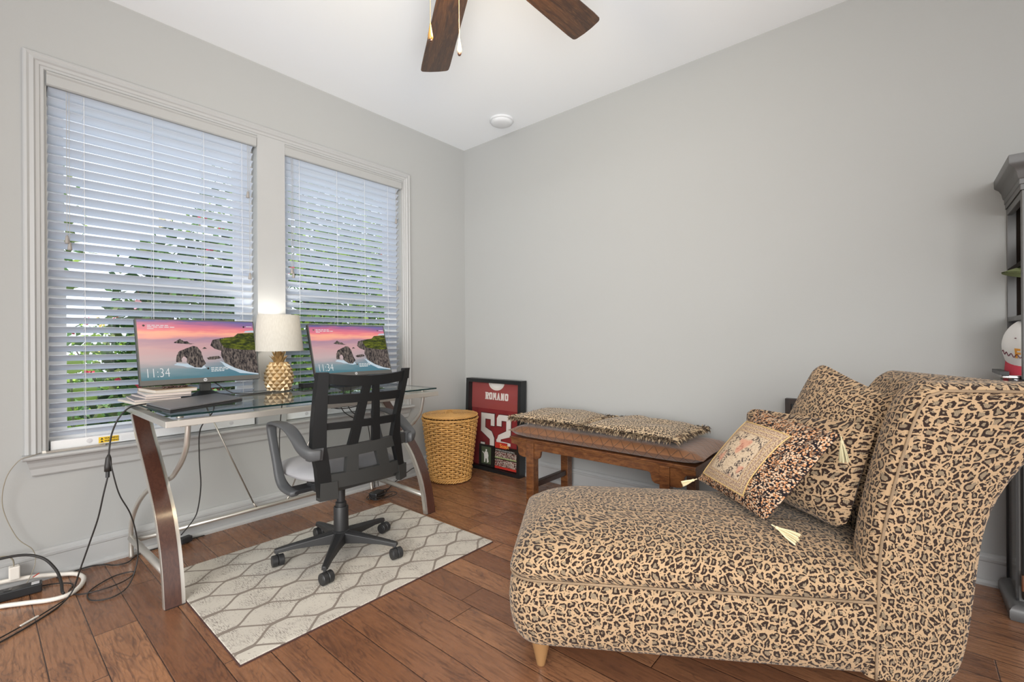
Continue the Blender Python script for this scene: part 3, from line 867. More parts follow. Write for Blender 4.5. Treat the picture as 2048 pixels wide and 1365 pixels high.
    lg = MB(); cl = lambda rad, m_: [(rad * math.cos(2 * PI * k / 20), rad * math.sin(2 * PI * k / 20) - H_ / 2 + .012) for k in range(20)]
    lg.prism(cl(.0085, 0), F3, .002, .0028)
    text_mb('hp', .011, lambda u, v: F3(u, v - H_ / 2 + .009, .0031), 1, lg, .0002, 'CENTER')
    obj('logo', lg, ['paper_grey', 'ink_black'], r, fixn=False)
    # stand
    bxp = Vector((base_xy[0], base_xy[1], .775)); top = F3(0, -.06, -.045)
    nk = MB(); nk.obox(((bxp.x + top.x) / 2 - .0, base_xy[1], (.79 + top.z) / 2), .022, .05, top.z - .785, Matrix.Rotation(math.atan2(top.x - bxp.x, top.z - .79), 3, 'Y'))
    obj('neck', nk, 'bezel_grey', r, bevel=.004)
    bs = MB()
    prof_ = []
    out = [(.10, -.10), (.12, -.06), (.125, 0), (.12, .06), (.10, .10), (0, .115), (-.06, .08), (-.075, 0), (-.06, -.08), (0, -.115)]
    sp_ = smoothpts([(a, b, 0) for a, b in out + out[:1]], 4)[:-1]
    vs = [(bxp.x + p.x * 1.0, bxp.y + p.y, .7752) for p in sp_] + [(bxp.x + p.x * .95, bxp.y + p.y * .95, .780) for p in sp_] + [(bxp.x + p.x * .55, bxp.y + p.y * .55, .788) for p in sp_] + [(bxp.x + p.x * .2, bxp.y + p.y * .3, .806) for p in sp_]
    n_ = len(sp_); fs = [tuple(range(n_))[::-1], tuple(range(3 * n_, 4 * n_))]
    for q in range(3):
        for k in range(n_): fs.append((q * n_ + k, q * n_ + (k + 1) % n_, (q + 1) * n_ + (k + 1) % n_, (q + 1) * n_ + k))
    bs.add(vs, fs); obj('stand_base', bs, 'black_plastic', r, smooth='auto')
    return r
monitor((.165, -2.058, 1.019), math.radians(93.0), math.radians(14.5), 'wide black monitor showing sunset seascape, left on desk above laptop', (.125, -2.035))
monitor((.255, -1.249, 1.008), math.radians(91.7), math.radians(16.5), 'black monitor showing sunset seascape, right on desk behind office chair', (.17, -1.245))

# ---------------------------------------------------------------- laptop
lp = thing('laptop', (.53, -2.16, .775), 'closed grey laptop lying on the left end of the glass desk', 'laptop')
lq = [(.420, -2.345), (.715, -2.318), (.505, -1.985), (.215, -2.02)]
q = [(.395, -2.335), (.700, -2.325), (.690, -1.958), (.385, -1.968)]
q = [(.40, -2.34), (.715, -2.325), (.52, -1.99), (.205, -2.005)]
I3 = lambda u, v, t: (u, v, t)
obj('base', MB().prism(q, I3, .7752, .786), 'black_plastic', lp, bevel=.002)
obj('lid', MB().prism([(a + .001, b) for a, b in q], I3, .7875, .7945), 'laptop_lid', lp, bevel=.002)

# ---------------------------------------------------------------- notebooks
def book(c, ang, L, Wd, z0, h, cover, label, page='pages'):
    r = thing('notebook', (c[0], c[1], z0), label, 'notebook', 'stack of notebooks at desk end')
    Mr = Matrix.Rotation(ang, 3, 'Z')
    def bx(sx, sy, za, zb, off=(0, 0)):
        return MB().obox(Vector((c[0], c[1], 0)) + Mr @ Vector((off[0], off[1], 0)) + Vector((0, 0, (za + zb) / 2)), sx, sy, zb - za, Mr)
    obj('pages', bx(L - .004, Wd - .004, z0 + .0012, z0 + h - .0012), page, r)
    cv = bx(L, Wd, z0 + .0002, z0 + .0012); b2 = bx(L, Wd, z0 + h - .0012, z0 + h - .0002); cv.add(b2.v, b2.f)
    b3 = bx(.0015, Wd, z0 + .0002, z0 + h - .0002, (-L / 2, 0)); cv.add(b3.v, b3.f)
    obj('cover', cv, cover, r)
zz = .7752
book((.135, -2.275), .08, .25, .185, zz, .012, 'cover_white', 'white notebook at the very bottom of the stack by the laptop', 'pages'); zz += .012
book((.15, -2.262), -.04, .24, .18, zz, .011, 'cover_grey', 'grey notebook second from the bottom of the stack', 'page_pink'); zz += .011
book((.155, -2.232), .05, .24, .185, zz, .011, 'cover_grey', 'dark-covered notebook third from the bottom of the stack', 'page_pink'); zz += .011
book((.165, -2.222), -.05, .235, .18, zz, .012, 'cover_white', 'pale notebook directly beneath the tan topmost one', 'page_pink'); zz += .012
book((.155, -2.205), .10, .235, .175, zz, .016, 'cover_tan', 'tan-edged notebook on top of the stack', 'pages'); zz += .016
mb = MB()
for k in range(9):
    a = k / 9 * 2 * PI
    mb.lathe([(0, -.006), (.006, -.003), (.006, .003), (0, .006)], (.215 + .012 * math.sin(a * 2), -2.235 + .012 * k, zz + .0065), 8)
tag(obj('bead_strand', mb, 'bead_brown', smooth=True), 'string of dark brown beads lying on the top notebook', 'beads')

# ---------------------------------------------------------------- pineapple lamp
LX, LY, LZ = .143, -1.660, .7748
la = thing('table_lamp', (LX, LY, LZ), 'gold pineapple table lamp with linen drum shade between the monitors', 'lamp')
def pine():
    mb = MB(); rows = 8; cols = 11; H_ = .165
    def rad(z):
        t = z / H_
        return .032 + .040 * math.sin(PI * (min(1, max(0, .16 + t * .80)))) ** .75
    def P_(i, j, out=0.0):
        z = min(H_, max(0, i / rows * H_)); r = rad(z) + out; th = 2 * PI * (j) / cols
        return (LX + r * math.cos(th), LY + r * math.sin(th), LZ + .004 + z)
    for i in range(0, rows + 1):
        for j in range(cols):
            off = .5 if i % 2 else 0.0
            c = P_(i, j + off, .012)
            T = P_(i + 1, j + off, -.001); B = P_(i - 1, j + off, -.001); L = P_(i, j + off - .5, -.001); R = P_(i, j + off + .5, -.001)
            for a, b, mi in ((T, L, 0), (L, B, 1), (B, R, 1), (R, T, 0)):
                mb.add([c, a, b], [(0, 1, 2)], None, mi)
    mb.lathe([(rad(0) - .004, 0), (rad(H_ * .5) - .004, H_ * .5), (rad(H_) - .004, H_), (.02, H_ + .005)], (LX, LY, LZ + .002), 20)
    return mb
obj('pineapple_body', pine(), ['gold', 'gold_dark'], la)
cr_ = MB()
for ring, (n_, r0, z0, hh_, out) in enumerate([(7, .020, .170, .040, .034), (6, .016, .185, .050, .026), (5, .010, .20, .040, .016)]):
    for k in range(n_):
        th = 2 * PI * (k + .5 * ring) / n_; c_, s_n = math.cos(th), math.sin(th)
        def Q(r, w, z): return (LX + r * c_ - w * s_n, LY + r * s_n + w * c_, LZ + z)
        v_ = [Q(r0, -.013, z0 - .012), Q(r0, .013, z0 - .012), Q(r0 + out * .35, .014, z0 + hh_ * .5), Q(r0 + out * .35, -.014, z0 + hh_ * .5), Q(r0 + out, 0, z0 + hh_), Q(r0 + .004 + out * .25, 0, z0 + hh_ * .3)]
        cr_.add(v_, [(0, 1, 2, 5), (0, 5, 3), (5, 2, 4), (3, 5, 4)])
obj('leaf_crown', cr_, 'gold_dark', la)
obj('stem', MB().tube([(LX, LY, LZ + .17), (LX, LY, LZ + .30)], .006, 10), 'gold_dark', la)
sh = MB(); SZ0, SZ1 = LZ + .235, LZ + .447; R0, R1 = .135, .112
sh.lathe([(R0, SZ0 - LZ), (R1, SZ1 - LZ), (R1 - .002, SZ1 - LZ), (R0 - .002, SZ0 - LZ), (R0, SZ0 - LZ)], (LX, LY, LZ), 48)
sh.f = [f for f in sh.f if len(f) == 4]; sh.uv = sh.uv[:len(sh.f)]; sh.mi = sh.mi[:len(sh.f)]
# shift shade a bit away from the blind
SH = obj('lamp_shade', sh, 'lamp_shade', la, smooth='auto')
rg = MB()
for k in range(3):
    th = 2 * PI * k / 3; rg.tube([(LX, LY, SZ1 - .02), (LX + (R1 - .002) * math.cos(th), LY + (R1 - .002) * math.sin(th), SZ1 - .004)], .0015, 5)
obj('shade_spider', rg, 'gold', la)
obj('bulb', MB().lathe([(0, 0), (.014, .004), (.028, .04), (.026, .07), (.012, .088), (0, .092)], (LX, LY, LZ + .285), 16), 'bulb', la, smooth=True)
pl_ = bpy.data.lights.new('lamp_light', 'POINT'); pl_.energy = 2.4; pl_.color = (1, .95, .86); pl_.shadow_soft_size = .03
po = bpy.data.objects.new('lamp_light', pl_); COL.objects.link(po); po.location = (LX, LY, LZ + .345 + .04)
po.parent = la; po.matrix_parent_inverse = RM(la).inverted()

# ---------------------------------------------------------------- docking box and desk cables
db = thing('docking_box', (.08, -1.42, .775), 'low black docking box on the glass beside the pineapple lamp', 'docking station')
obj('body', MB().box(.045, .115, -1.50, -1.325, .7752, .800), 'black_plastic', db, bevel=.002)
def cable(name, pts, r, mat, label, n=7, cat='cable', grp=None):
    return tag(obj(name, MB().tube(smoothpts(pts, n), r, 7), mat, smooth=True), label, cat, grp)
cable('cable', [(.13, -2.02, .88), (.16, -1.99, .84), (.20, -1.93, .79), (.22, -1.86, .779), (.215, -1.76, .778), (.18, -1.66, .778), (.19, -1.57, .780), (.12, -1.52, .782)], .0026, 'cable_black', 'black cable lying on glass from left monitor toward the lamp')
cable('cable', [(.20, -1.99, .779), (.26, -1.90, .778), (.27, -1.80, .778), (.25, -1.70, .778), (.19, -1.60, .779), (.16, -1.58, .780)], .0024, 'cable_black', 'second black cable curving on the glass in front of the lamp')
tag(obj('jewellery_pile', MB().tube(smoothpts([(.19 + .02 * math.sin(k * 2.1), -1.70 + .022 * math.cos(k * 1.3) + .004 * k, .7775 + .0012 * (k % 4)) for k in range(16)], 4), .0022, 5), 'cable_beige', smooth=True), 'small coil of pale wire on the glass left of the lamp foot', 'wire coil')

# hanging cables
cable('cable', [(.39, -2.33, .790), (.43, -2.40, .785), (.44, -2.44, .745), (.43, -2.462, .68), (.43, -2.470, .62), (.43, -2.472, .59)], .0032, 'cable_black', 'black cable draping off the laptop over the desk end')
ad_ = thing('cable_adapter', (.43, -2.472, .53), 'black plug-like adapter hanging on the cable at the desk end', 'adapter')
obj('body', MB().tube([(.43, -2.472, .595), (.43, -2.473, .58), (.432, -2.475, .545), (.433, -2.476, .525)], [.004, .010, .0125, .012], 10), 'cable_black', ad_, smooth=True)
obj('plug', MB().tube([(.433, -2.476, .525), (.434, -2.477, .500)], .007, 8), 'black_plastic', ad_)
cable('cable', [(.434, -2.477, .50), (.43, -2.49, .43), (.41, -2.505, .33), (.38, -2.53, .22), (.36, -2.555, .12), (.345, -2.575, .04), (.37, -2.612, .006), (.45, -2.682, .005), (.53, -2.78, .005), (.60, -2.90, .005), (.68, -3.05, .005)], .003, 'cable_black', 'black cable dropping from the adapter and running across the floor toward the left edge')
cable('cable', [(.431, -2.472, .60), (.447, -2.462, .52), (.44, -2.44, .42), (.42, -2.40, .32), (.40, -2.375, .2), (.40, -2.375, .10), (.43, -2.41, .02), (.46, -2.47, .005), (.42, -2.53, .005), (.32, -2.52, .005), (.24, -2.43, .005), (.26, -2.36, .006), (.33, -2.40, .008), (.36, -2.47, .010), (.33, -2.545, .005), (.27, -2.58, .005), (.19, -2.56, .005), (.13, -2.60, .005), (.10, -2.66, .005)], .0026, 'cable_black', 'black cable looping on the floor beside the left desk leg')
cable('cable', [(.06, -2.60, .006), (.05, -2.50, .012), (.06, -2.44, .006), (.11, -2.405, .006), (.12, -2.36, .006), (.08, -2.33, .006), (.045, -2.28, .006), (.045, -2.15, .006), (.047, -2.02, .006)], .003, 'cable_black', 'black cable lying along the baseboard behind the left desk foot')
cable('cable', [(.35, -2.600, .011), (.434, -2.684, .011), (.470, -2.728, .011), (.53, -2.81, .011), (.60, -2.93, .006)], .0026, 'cable_black', 'black cable on the floor with a pale tag, at the left edge')
tag(obj('cable_tag', MB().obox((.452, -2.706, .0145), .007, .062, .004, Matrix.Rotation(math.radians(-141), 3, 'Z')), 'cable_white'), 'pale paper tag wrapped along the floor cable', 'tag')
cable('cable', [(.20, -2.02, .768), (.20, -2.02, .70), (.10, -2.05, .60), (.095, -2.055, .45), (.10, -2.05, .30), (.09, -2.06, .18), (.085, -2.08, .12), (.10, -2.14, .06)], .003, 'cable_black', 'black cable hanging straight down behind the desk under the laptop')
tag(obj('cable_plug', MB().obox((.075, -2.115, .022), .035, .055, .03, Matrix.Rotation(.3, 3, 'Z')), 'black_plastic', bevel=.004), 'small black plug lying at the baseboard behind the left desk leg', 'plug')
cable('cable', [(.20, -1.66, .765), (.16, -1.66, .60), (.155, -1.665, .45), (.16, -1.66, .30), (.15, -1.67, .2)], .003, 'cable_black', 'black cable hanging behind the chair armrest')
cable('cable', [(.30, -1.48, .765), (.30, -1.46, .70), (.30, -1.40, .655), (.30, -1.30, .645), (.30, -1.15, .66)], .003, 'cable_black', 'black cable sagging under the glass left of chair back')
cable('cable', [(.34, -1.43, .765), (.34, -1.42, .715), (.34, -1.36, .68), (.33, -1.28, .67), (.33, -1.2, .665)], .003, 'cable_black', 'shorter black cable sagging under the glass behind the chair back')
# wire tray under the desk
tr_ = thing('wire_tray', (.22, -1.22, .62), 'black wire cable tray hanging under the right half of desk', 'cable tray')
mb = MB()
for k in range(7):
    yy = -1.40 + k * .055; mb.tube([(.30, yy, .765), (.30, yy, .655), (.20, yy, .645), (.12, yy, .70), (.12, yy, .765)], .0022, 6)
for xx, z_ in ((.30, .655), (.20, .645), (.12, .70)): mb.tube([(xx, -1.42, z_), (xx, -1.05, z_)], .0025, 6)
obj('wire_basket', mb, 'black_plastic', tr_)
pb_ = thing('power_brick', (.21, -1.13, .648), 'black power brick resting in the wire tray under the desk', 'power brick')
obj('body', MB().box(.16, .25, -1.20, -1.07, .648, .684), 'black_plastic', pb_, bevel=.01)
for k, (a, b) in enumerate(((-1.30, -1.16), (-1.25, -1.13))):
    cable('cable', [(.20, a, .644), (.20, a + .03, .60), (.19, (a + b) / 2 + .04, .55), (.14, b + .08, .51), (.10, b + .13, .42), (.09, b + .16, .22), (.10, b + .17, .03)], .003, 'cable_black', ('black cable running from the wire tray to the floor, left one of two', 'black cable running from the wire tray to the floor, right one of two')[k])
# tangle near right rear foot
hb_ = thing('power_adapter', (.235, -1.05, 0), 'black adapter block with tangled cable on floor by right desk foot', 'power adapter')
obj('block', MB().obox((.235, -1.06, .022), .06, .10, .042, Matrix.Rotation(.4, 3, 'Z')), 'black_plastic', hb_, bevel=.006)
obj('tangled_cord', MB().tube(smoothpts([(.27 + .07 * math.sin(k * 1.1), -1.05 + .09 * math.cos(k * 1.7), .010 + .016 * (k % 3)) for k in range(12)], 6), .0025, 6), 'cable_black', hb_, smooth=True)
cable('cable', [(.20, -.98, .006), (.14, -.90, .006), (.08, -.80, .02), (.055, -.68, .055), (.05, -.60, .075), (.06, -.52, .06), (.10, -.44, .01)], .003, 'cable_black', 'black cable running along the baseboard to behind the basket')

# power strip and white cable
ps = thing('power_strip', (.128, -2.79, 0), 'black power strip on the floor under the left window', 'power strip')
Mz = Matrix.Rotation(math.radians(-5), 3, 'Z')
obj('body', MB().obox((.128, -2.79, .0205), .050, .28, .036, Mz), 'black_plastic', ps, bevel=.004)
for k in range(4):
    obj('socket', MB().obox(Vector((.128, -2.79, .039)) + Mz @ Vector((0, -.12 + k * .08, 0)), .026, .024, .002, Mz), 'cabinet_black' if k % 3 else 'paper_grey', ps)
cable('cable', [(.05, -2.95, .06), (.048, -2.78, .05), (.050, -2.67, .036), (.062, -2.59, .018), (.09, -2.54, .0105), (.165, -2.522, .0105), (.245, -2.54, .0105), (.303, -2.58, .0105), (.305, -2.635, .0105), (.255, -2.71, .0105), (.205, -2.80, .0105), (.19, -2.95, .0105)], .0092, 'cable_white', 'thick white cable looping around the power strip')
cable('cable', [(.08, -3.0, .155), (.07, -2.85, .155), (.08, -2.72, .155), (.11, -2.65, .13), (.17, -2.612, .085), (.225, -2.60, .045), (.285, -2.602, .027), (.31, -2.60, .024)], .0055, 'cable_black', 'thick black cable arching from the wall over the white cable')
wa = thing('wall_adapter', (.05, -2.73, .08), 'white plug adapter at the baseboard by the power strip', 'adapter')
obj('body', MB().box(.034, .07, -2.745, -2.712, .05, .105), 'cable_white', wa, bevel=.004)
obj('cord', MB().tube(smoothpts([(.055, -2.73, .10), (.06, -2.735, .14), (.055, -2.77, .16), (.045, -2.9, .155)], 6), .0025, 6), 'cable_beige', wa, smooth=True)
tag(obj('twist_tie', MB().obox((.085, -2.665, .052), .006, .022, .003, Matrix.Rotation(.5, 3, 'X')), 'red_plastic'), 'red twist tie on the thin beige wire near floor', 'twist tie')

# ================================================================ OFFICE CHAIR
ch = thing('office_chair', (.83, -1.65, .009), 'black mesh-back office chair with grey seat on the rug', 'office chair')
BC = (.83, -1.652)
YB = -1.672
def bx_(y, z):
    u = (y - YB) / .23; return 1.055 + .075 * (z - .39) / .54 + .04 * (1 - min(1.3, u * u))
def plate(mb, poly, t=.016, sub=6, dx=0.0, mi=0, uv=False):
    """quad poly (4 corners) in (y,z) mapped onto the curved back, subdivided"""
    a, b, c, d = [Vector((p[0], p[1])) for p in poly]
    nu = sub; nv = 3
    fr = []; bk = []
    def P2(u, v): return (a.lerp(b, u)).lerp(d.lerp(c, u), v)
    for t_ in (t / 2, -t / 2):
        mb.grid(lambda u, v: (bx_(*P2(u, v)) + t_ + dx, P2(u, v).x, P2(u, v).y), nu, nv, (lambda u, v: tuple(P2(u, v))) if uv else None, mi, flip=(t_ > 0))
    if t > .004:
        for (s0, s1) in ((a, b), (b, c), (c, d), (d, a)):
            mb.grid(lambda u, v: (bx_(*(s0.lerp(s1, u))) + dx - t / 2 + t * v, s0.lerp(s1, u).x, s0.lerp(s1, u).y), nu, 1, (lambda u, v: (0, 0)) if uv else None, mi)
fr = MB()
# top rail (sagging slightly)
def toprail(u):
    y = -1.916 + u * .446; q = (y - YB) / .23; return y, .934 - .022 * (1 - min(1, q * q))
N_ = 8
for k in range(N_):
    y0_, z0_ = toprail(k / N_); y1_, z1_ = toprail((k + 1) / N_)
    plate(fr, [(y0_, z0_), (y1_, z1_), (y1_, z1_ - .045), (y0_, z0_ - .045)], .020, 2)
# side posts
Lp = [(-1.918, .934, -1.880), (-1.924, .838, -1.879), (-1.927, .714, -1.876), (-1.925, .612, -1.871), (-1.904, .522, -1.852), (-1.884, .385, -1.835)]
Rp = [(-1.472, .934, -1.508), (-1.492, .838, -1.522), (-1.516, .714, -1.545), (-1.505, .612, -1.556), (-1.467, .482, -1.507), (-1.436, .39, -1.475)]
for P_ in (Lp, Rp):
    for i in range(len(P_) - 1):
        a, b = P_[i], P_[i + 1]
        plate(fr, [(a[0], a[1]), (a[2], a[1]), (b[2], b[1]), (b[0], b[1])], .030, 2)
bars = [[(-1.885, .836), (-1.515, .832), (-1.528, .794), (-1.885, .799)],
        [(-1.88, .716), (-1.54, .718), (-1.552, .682), (-1.88, .688)],
        [(-1.724, .885), (-1.69, .885), (-1.738, .60), (-1.782, .60)],
        [(-1.681, .885), (-1.652, .885), (-1.624, .60), (-1.664, .60)]]
for b in bars: plate(fr, b, .016, 6)
obj('back_frame', fr, 'chair_plastic', ch, smooth='auto', fixn=True)
lo = MB()
plate(lo, [(-1.90, .608), (-1.475, .618), (-1.462, .565), (-1.882, .560)], .026, 8)
plate(lo, [(-1.783, .565), (-1.732, .565), (-1.726, .480), (-1.783, .480)], .024, 2)
plate(lo, [(-1.645, .565), (-1.585, .565), (-1.556, .478), (-1.613, .478)], .024, 2)
plate(lo, [(-1.862, .492), (-1.47, .486), (-1.465, .425), (-1.84, .428)], .026, 8)
plate(lo, [(-1.887, .46), (-1.82, .46), (-1.812, .380), (-1.885, .380)], .036, 2)
plate(lo, [(-1.50, .46), (-1.444, .46), (-1.432, .385), (-1.482, .380)], .036, 2)
obj('lower_back', lo, 'chair_grey_plastic', ch, smooth='auto')
nt = MB(); plate(nt, [(-1.912, .915), (-1.476, .915), (-1.50, .46), (-1.885, .46)], .001, 16, dx=-.018, uv=True)
nt2 = MB(); a, b, c, d = [Vector(p) for p in [(-1.905, .91), (-1.485, .91), (-1.50, .46), (-1.88, .46)]]
P2 = lambda u, v: (a.lerp(b, u)).lerp(d.lerp(c, u), v)
nt2.grid(lambda u, v: (bx_(*P2(u, v)) - .016, P2(u, v).x, P2(u, v).y), 14, 14, lambda u, v: tuple(P2(u, v)))
obj('back_mesh', nt2, 'net', ch, smooth=True)
# arms
def arm(sgn):
    yo = -1.672 + sgn * .272; yb = -1.672 + sgn * .238
    # x, y, z, half width (y), half thickness
    path = [(1.112, yb - sgn * .012, .588, .012, .022), (1.090, yo - sgn * .012, .592, .016, .024), (1.045, yo, .612, .022, .020), (.99, yo, .650, .027, .011), (.93, yo, .680, .028, .008), (.86, yo, .692, .028, .008), (.79, yo, .693, .027, .008), (.752, yo, .686, .026, .009), (.740, yo, .660, .021, .012), (.757, yo, .60, .018, .014), (.792, yo, .52, .018, .014), (.825, yo, .450, .020, .014), (.855, yo - sgn * .005, .416, .022, .013), (.905, yo - sgn * .008, .404, .022, .012), (.95, yo - sgn * .010, .402, .020, .012)]
    P = smoothpts([p[:3] for p in path], 5); W5 = smoothpts([(p[3], p[4], 0) for p in path], 5); mb = MB(); n = len(P)
    vs = []; sg = 14
    for i, p in enumerate(P):
        tg = (P[min(i + 1, n - 1)] - P[max(i - 1, 0)]).normalized()
        Y = Vector((0, 1, 0)); B = tg.cross(Y).normalized(); Y = B.cross(tg).normalized()
        for k in range(sg):
            a = 2 * PI * k / sg; c_, s__ = math.cos(a), math.sin(a)
            c_ = math.copysign(abs(c_) ** .6, c_); s__ = math.copysign(abs(s__) ** .6, s__)
            vs.append(p + Y * W5[i].x * c_ + B * W5[i].y * s__)
    fs = []
    for i in range(n - 1):
        for k in range(sg): fs.append((i * sg + k, i * sg + (k + 1) % sg, (i + 1) * sg + (k + 1) % sg, (i + 1) * sg + k))
    fs += [tuple(range(sg)), tuple((n - 1) * sg + k for k in range(sg))]
    mb.add(vs, fs)
    A = obj('armrest', mb, 'arm_plastic', ch, smooth=True)
    ya, yc = sorted((yo - sgn * .005, -1.672 + sgn * .13))
    obj('arm_support', MB().box(.87, .95, ya, yc, .393, .413), 'black_plastic', A, bevel=.005)
    st = MB(); plate(st, [(yb - .026, .613), (yb + .026, .615), (yb + .024, .563), (yb - .024, .561)], .034, 3, dx=.002)
    obj('arm_bracket', st, 'arm_plastic', A, smooth='auto', bevel=.004)
    bo = MB().lathe([(.010, 0), (.010, .004), (.006, .006), (0, .006)], (bx_(yb, .59) + .0185, yb, .588), 12, M=Matrix.Rotation(PI / 2, 3, 'Y'))
    obj('bolt', bo, 'black_plastic', A, smooth='auto')
arm(-1); arm(1)
# seat
se = MB()
def seatp(u, v, top):
    r = min(1.0, u); th = 2 * PI * v; c_, s_n = math.cos(th), math.sin(th)
    R_ = (abs(c_) ** 3.6 + abs(s_n) ** 3.6) ** (-1 / 3.6)
    X_, Y_ = r * R_ * c_, r * R_ * s_n
    d = max(0.0, 1 - r ** 4.5) ** .5
    fr_ = .030 * max(0, -X_) ** 3
    z = .462 + (.044 * d if top else -.034 * d) - fr_
    return (.818 + .243 * X_, -1.668 + .246 * Y_, z)
sq = lambda u: 1 - (1 - u) ** 1.8
se.grid(lambda u, v: seatp(sq(u), v, True), 16, 40); se.grid(lambda u, v: seatp(sq(u), v, False), 16, 40, flip=True)
obj('seat', se, 'seat_fabric', ch, smooth=True)
obj('seat_pan', MB().box(.70, 1.02, -1.80, -1.53, .398, .43), 'black_plastic', ch, bevel=.012)
me_ = MB().box(.76, .90, -1.72, -1.60, .355, .40); me_.tube([(.84, -1.66, .385), (.84, -1.88, .385), (.84, -1.92, .38)], .006, 8)
obj('tilt_mechanism', me_, 'black_plastic', ch, bevel=.006)
jb = MB().prism([(.90, .395), (1.05, .395), (1.075, .43), (1.075, .46), (1.02, .455), (.96, .43), (.90, .43)], lambda u, v, t: (u, t, v), -1.86, -1.47)
obj('back_joint', jb, 'black_plastic', ch, bevel=.006)
gb = MB().lathe([(.020, .34), (.020, .27), (.026, .265), (.026, .12)], (BC[0], BC[1], 0), 20); gb.lathe([(.014, .40), (.014, .33)], (BC[0], BC[1], 0), 16)
gb.lathe([(.033, .245), (.035, .24), (.035, .13), (.042, .125), (.042, .075), (.036, .065), (.02, .062)], (BC[0], BC[1], 0), 24)
obj('gas_lift', gb, 'castor_black', ch, smooth='auto')
sb = MB(); RR = .285
angs = [-115, -43, 30, 103, 175]
for a in angs:
    th = math.radians(a); d = Vector((math.cos(th), math.sin(th), 0)); s_ = Vector((-d.y, d.x, 0))
    secs = [(.03, .030, .125, .070), (.12, .023, .112, .075), (.22, .017, .098, .074), (RR, .014, .087, .066), (RR + .012, .010, .084, .068)]
    vs = []
    for r_, w, zt, zb_ in secs:
        c_ = Vector((BC[0], BC[1], 0)) + d * r_
        for (q, z_) in ((-w, zb_), (w, zb_), (w * .9, zt - .006), (w * .55, zt), (-w * .55, zt), (-w * .9, zt - .006)): vs.append(c_ + s_ * q + Vector((0, 0, z_)))
    fs = []
    for i in range(len(secs) - 1):
        for k in range(6): fs.append((i * 6 + k, i * 6 + (k + 1) % 6, i * 6 + 6 + (k + 1) % 6, i * 6 + 6 + k))
    fs += [tuple(range(6)), tuple(len(secs) * 6 - 6 + k for k in range(6))]
    sb.add(vs, fs)
obj('star_base', sb, 'castor_black', ch, bevel=.002)
for i, a in enumerate(angs):
    th = math.radians(a); c_ = Vector((BC[0] + (RR) * math.cos(th), BC[1] + (RR) * math.sin(th), 0))
    phi = math.radians([-100, -85, -98, -75, -90][i]); ax = Vector((math.cos(phi), math.sin(phi), 0)); fw = Vector((-ax.y, ax.x, 0))
    wc = c_ + Vector((0, 0, .0355)) + fw * .014
    cm = MB(); Mx = Matrix((fw, Vector((0, 0, 1)), ax)).transposed()
    for sgn in (-1, 1):
        cm.lathe([(0, -.0135), (.017, -.0135), (.018, -.0125), (.0235, -.0125), (.0262, -.010), (.0262, .010), (.0235, .0125), (.018, .0125), (.017, .0135), (0, .0135)], wc + ax * (sgn * .0132), 24, M=Mx)
    W_ = obj('castor', cm, 'castor_black', ch, smooth='auto')
    obj('castor_stem', MB().tube([c_ + Vector((0, 0, .046)), c_ + Vector((0, 0, .070))], .007, 8), 'castor_tread', W_)

# ================================================================ WICKER BASKET
bk = thing('laundry_basket', (.30, -.452, 0), 'round honey-coloured wicker hamper with lid in the room corner', 'basket')
BX, BY = .300, -.452
def brad(z): return .147 + (.207 - .147) * (z / .485) ** .9
wv = MB(); NS = 30; rowsN = 27
for i in range(rowsN):
    dz_ = .43 / rowsN; z = .045 + (i + .5) * dz_
    n = NS * 6; vs = []; fs = []
    for k in range(n):
        th = 2 * PI * k / n; w = math.cos(th * NS / 2 + PI * i)
        rr = brad(z) + .0075 * math.copysign(abs(w) ** .7, w)
        hh_ = dz_ * (.50 if w > 0 else .40); jz = .0012 * math.sin(th * 9 + i * 1.7)
        for q in range(6):
            a_ = 2 * PI * q / 6
            vs.append((BX + (rr + .0036 * math.cos(a_)) * math.cos(th), BY + (rr + .0036 * math.cos(a_)) * math.sin(th), z + jz + hh_ * math.sin(a_)))
    for k in range(n):
        k2 = (k + 1) % n
        for q in range(6): fs.append((k * 6 + q, k2 * 6 + q, k2 * 6 + (q + 1) % 6, k * 6 + (q + 1) % 6))
    wv.add(vs, fs)
obj('woven_body', wv, 'wicker', bk, smooth=True, fixn=False)
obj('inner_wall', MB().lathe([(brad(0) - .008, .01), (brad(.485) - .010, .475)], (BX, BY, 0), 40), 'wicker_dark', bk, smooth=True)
sk = MB()
for k in range(NS):
    th = 2 * PI * k / NS; sk.tube([(BX + brad(z) * math.cos(th), BY + brad(z) * math.sin(th), z) for z in (.03, .18, .33, .475)], .0042, 6)
obj('stakes', sk, 'wicker', bk)
def braid(mb, r0, z0, n, amp, rr, layers=3, tilt=0):
    for L in range(layers):
        pts = []
        for k in range(n * 4 + 1):
            th = 2 * PI * k / (n * 4); a = th * n + 2 * PI * L / layers
            pts.append((BX + (r0 + amp * math.cos(a)) * math.cos(th), BY + (r0 + amp * math.cos(a)) * math.sin(th), z0 + amp * math.sin(a)))
        mb.tube(pts, rr, 6, cap=False)
b1 = MB(); braid(b1, brad(0) + .002, .018, 16, .010, .0052); braid(b1, brad(.03) + .003, .036, 16, .006, .0042); obj('foot_braid', b1, 'wicker', bk, smooth=True)
b2 = MB(); braid(b2, brad(.47) + .004, .473, 15, .007, .0048); obj('rim_braid', b2, 'wicker', bk, smooth=True)
ld = MB()
for k in range(16):
    r_ = .015 + k * .0119
    pts = [(BX + r_ * math.cos(2 * PI * q / 40), BY + r_ * math.sin(2 * PI * q / 40), .507 - .006 * (r_ / .2) ** 2 + .0012 * math.cos(q * PI + k * PI)) for q in range(41)]
    ld.tube(pts, .0062, 6, cap=False)
L_ = obj('lid', ld, 'wicker', bk, smooth=True)
b3 = MB(); braid(b3, .205, .497, 16, .006, .0045); obj('lid_braid', b3, 'wicker', L_, smooth=True)
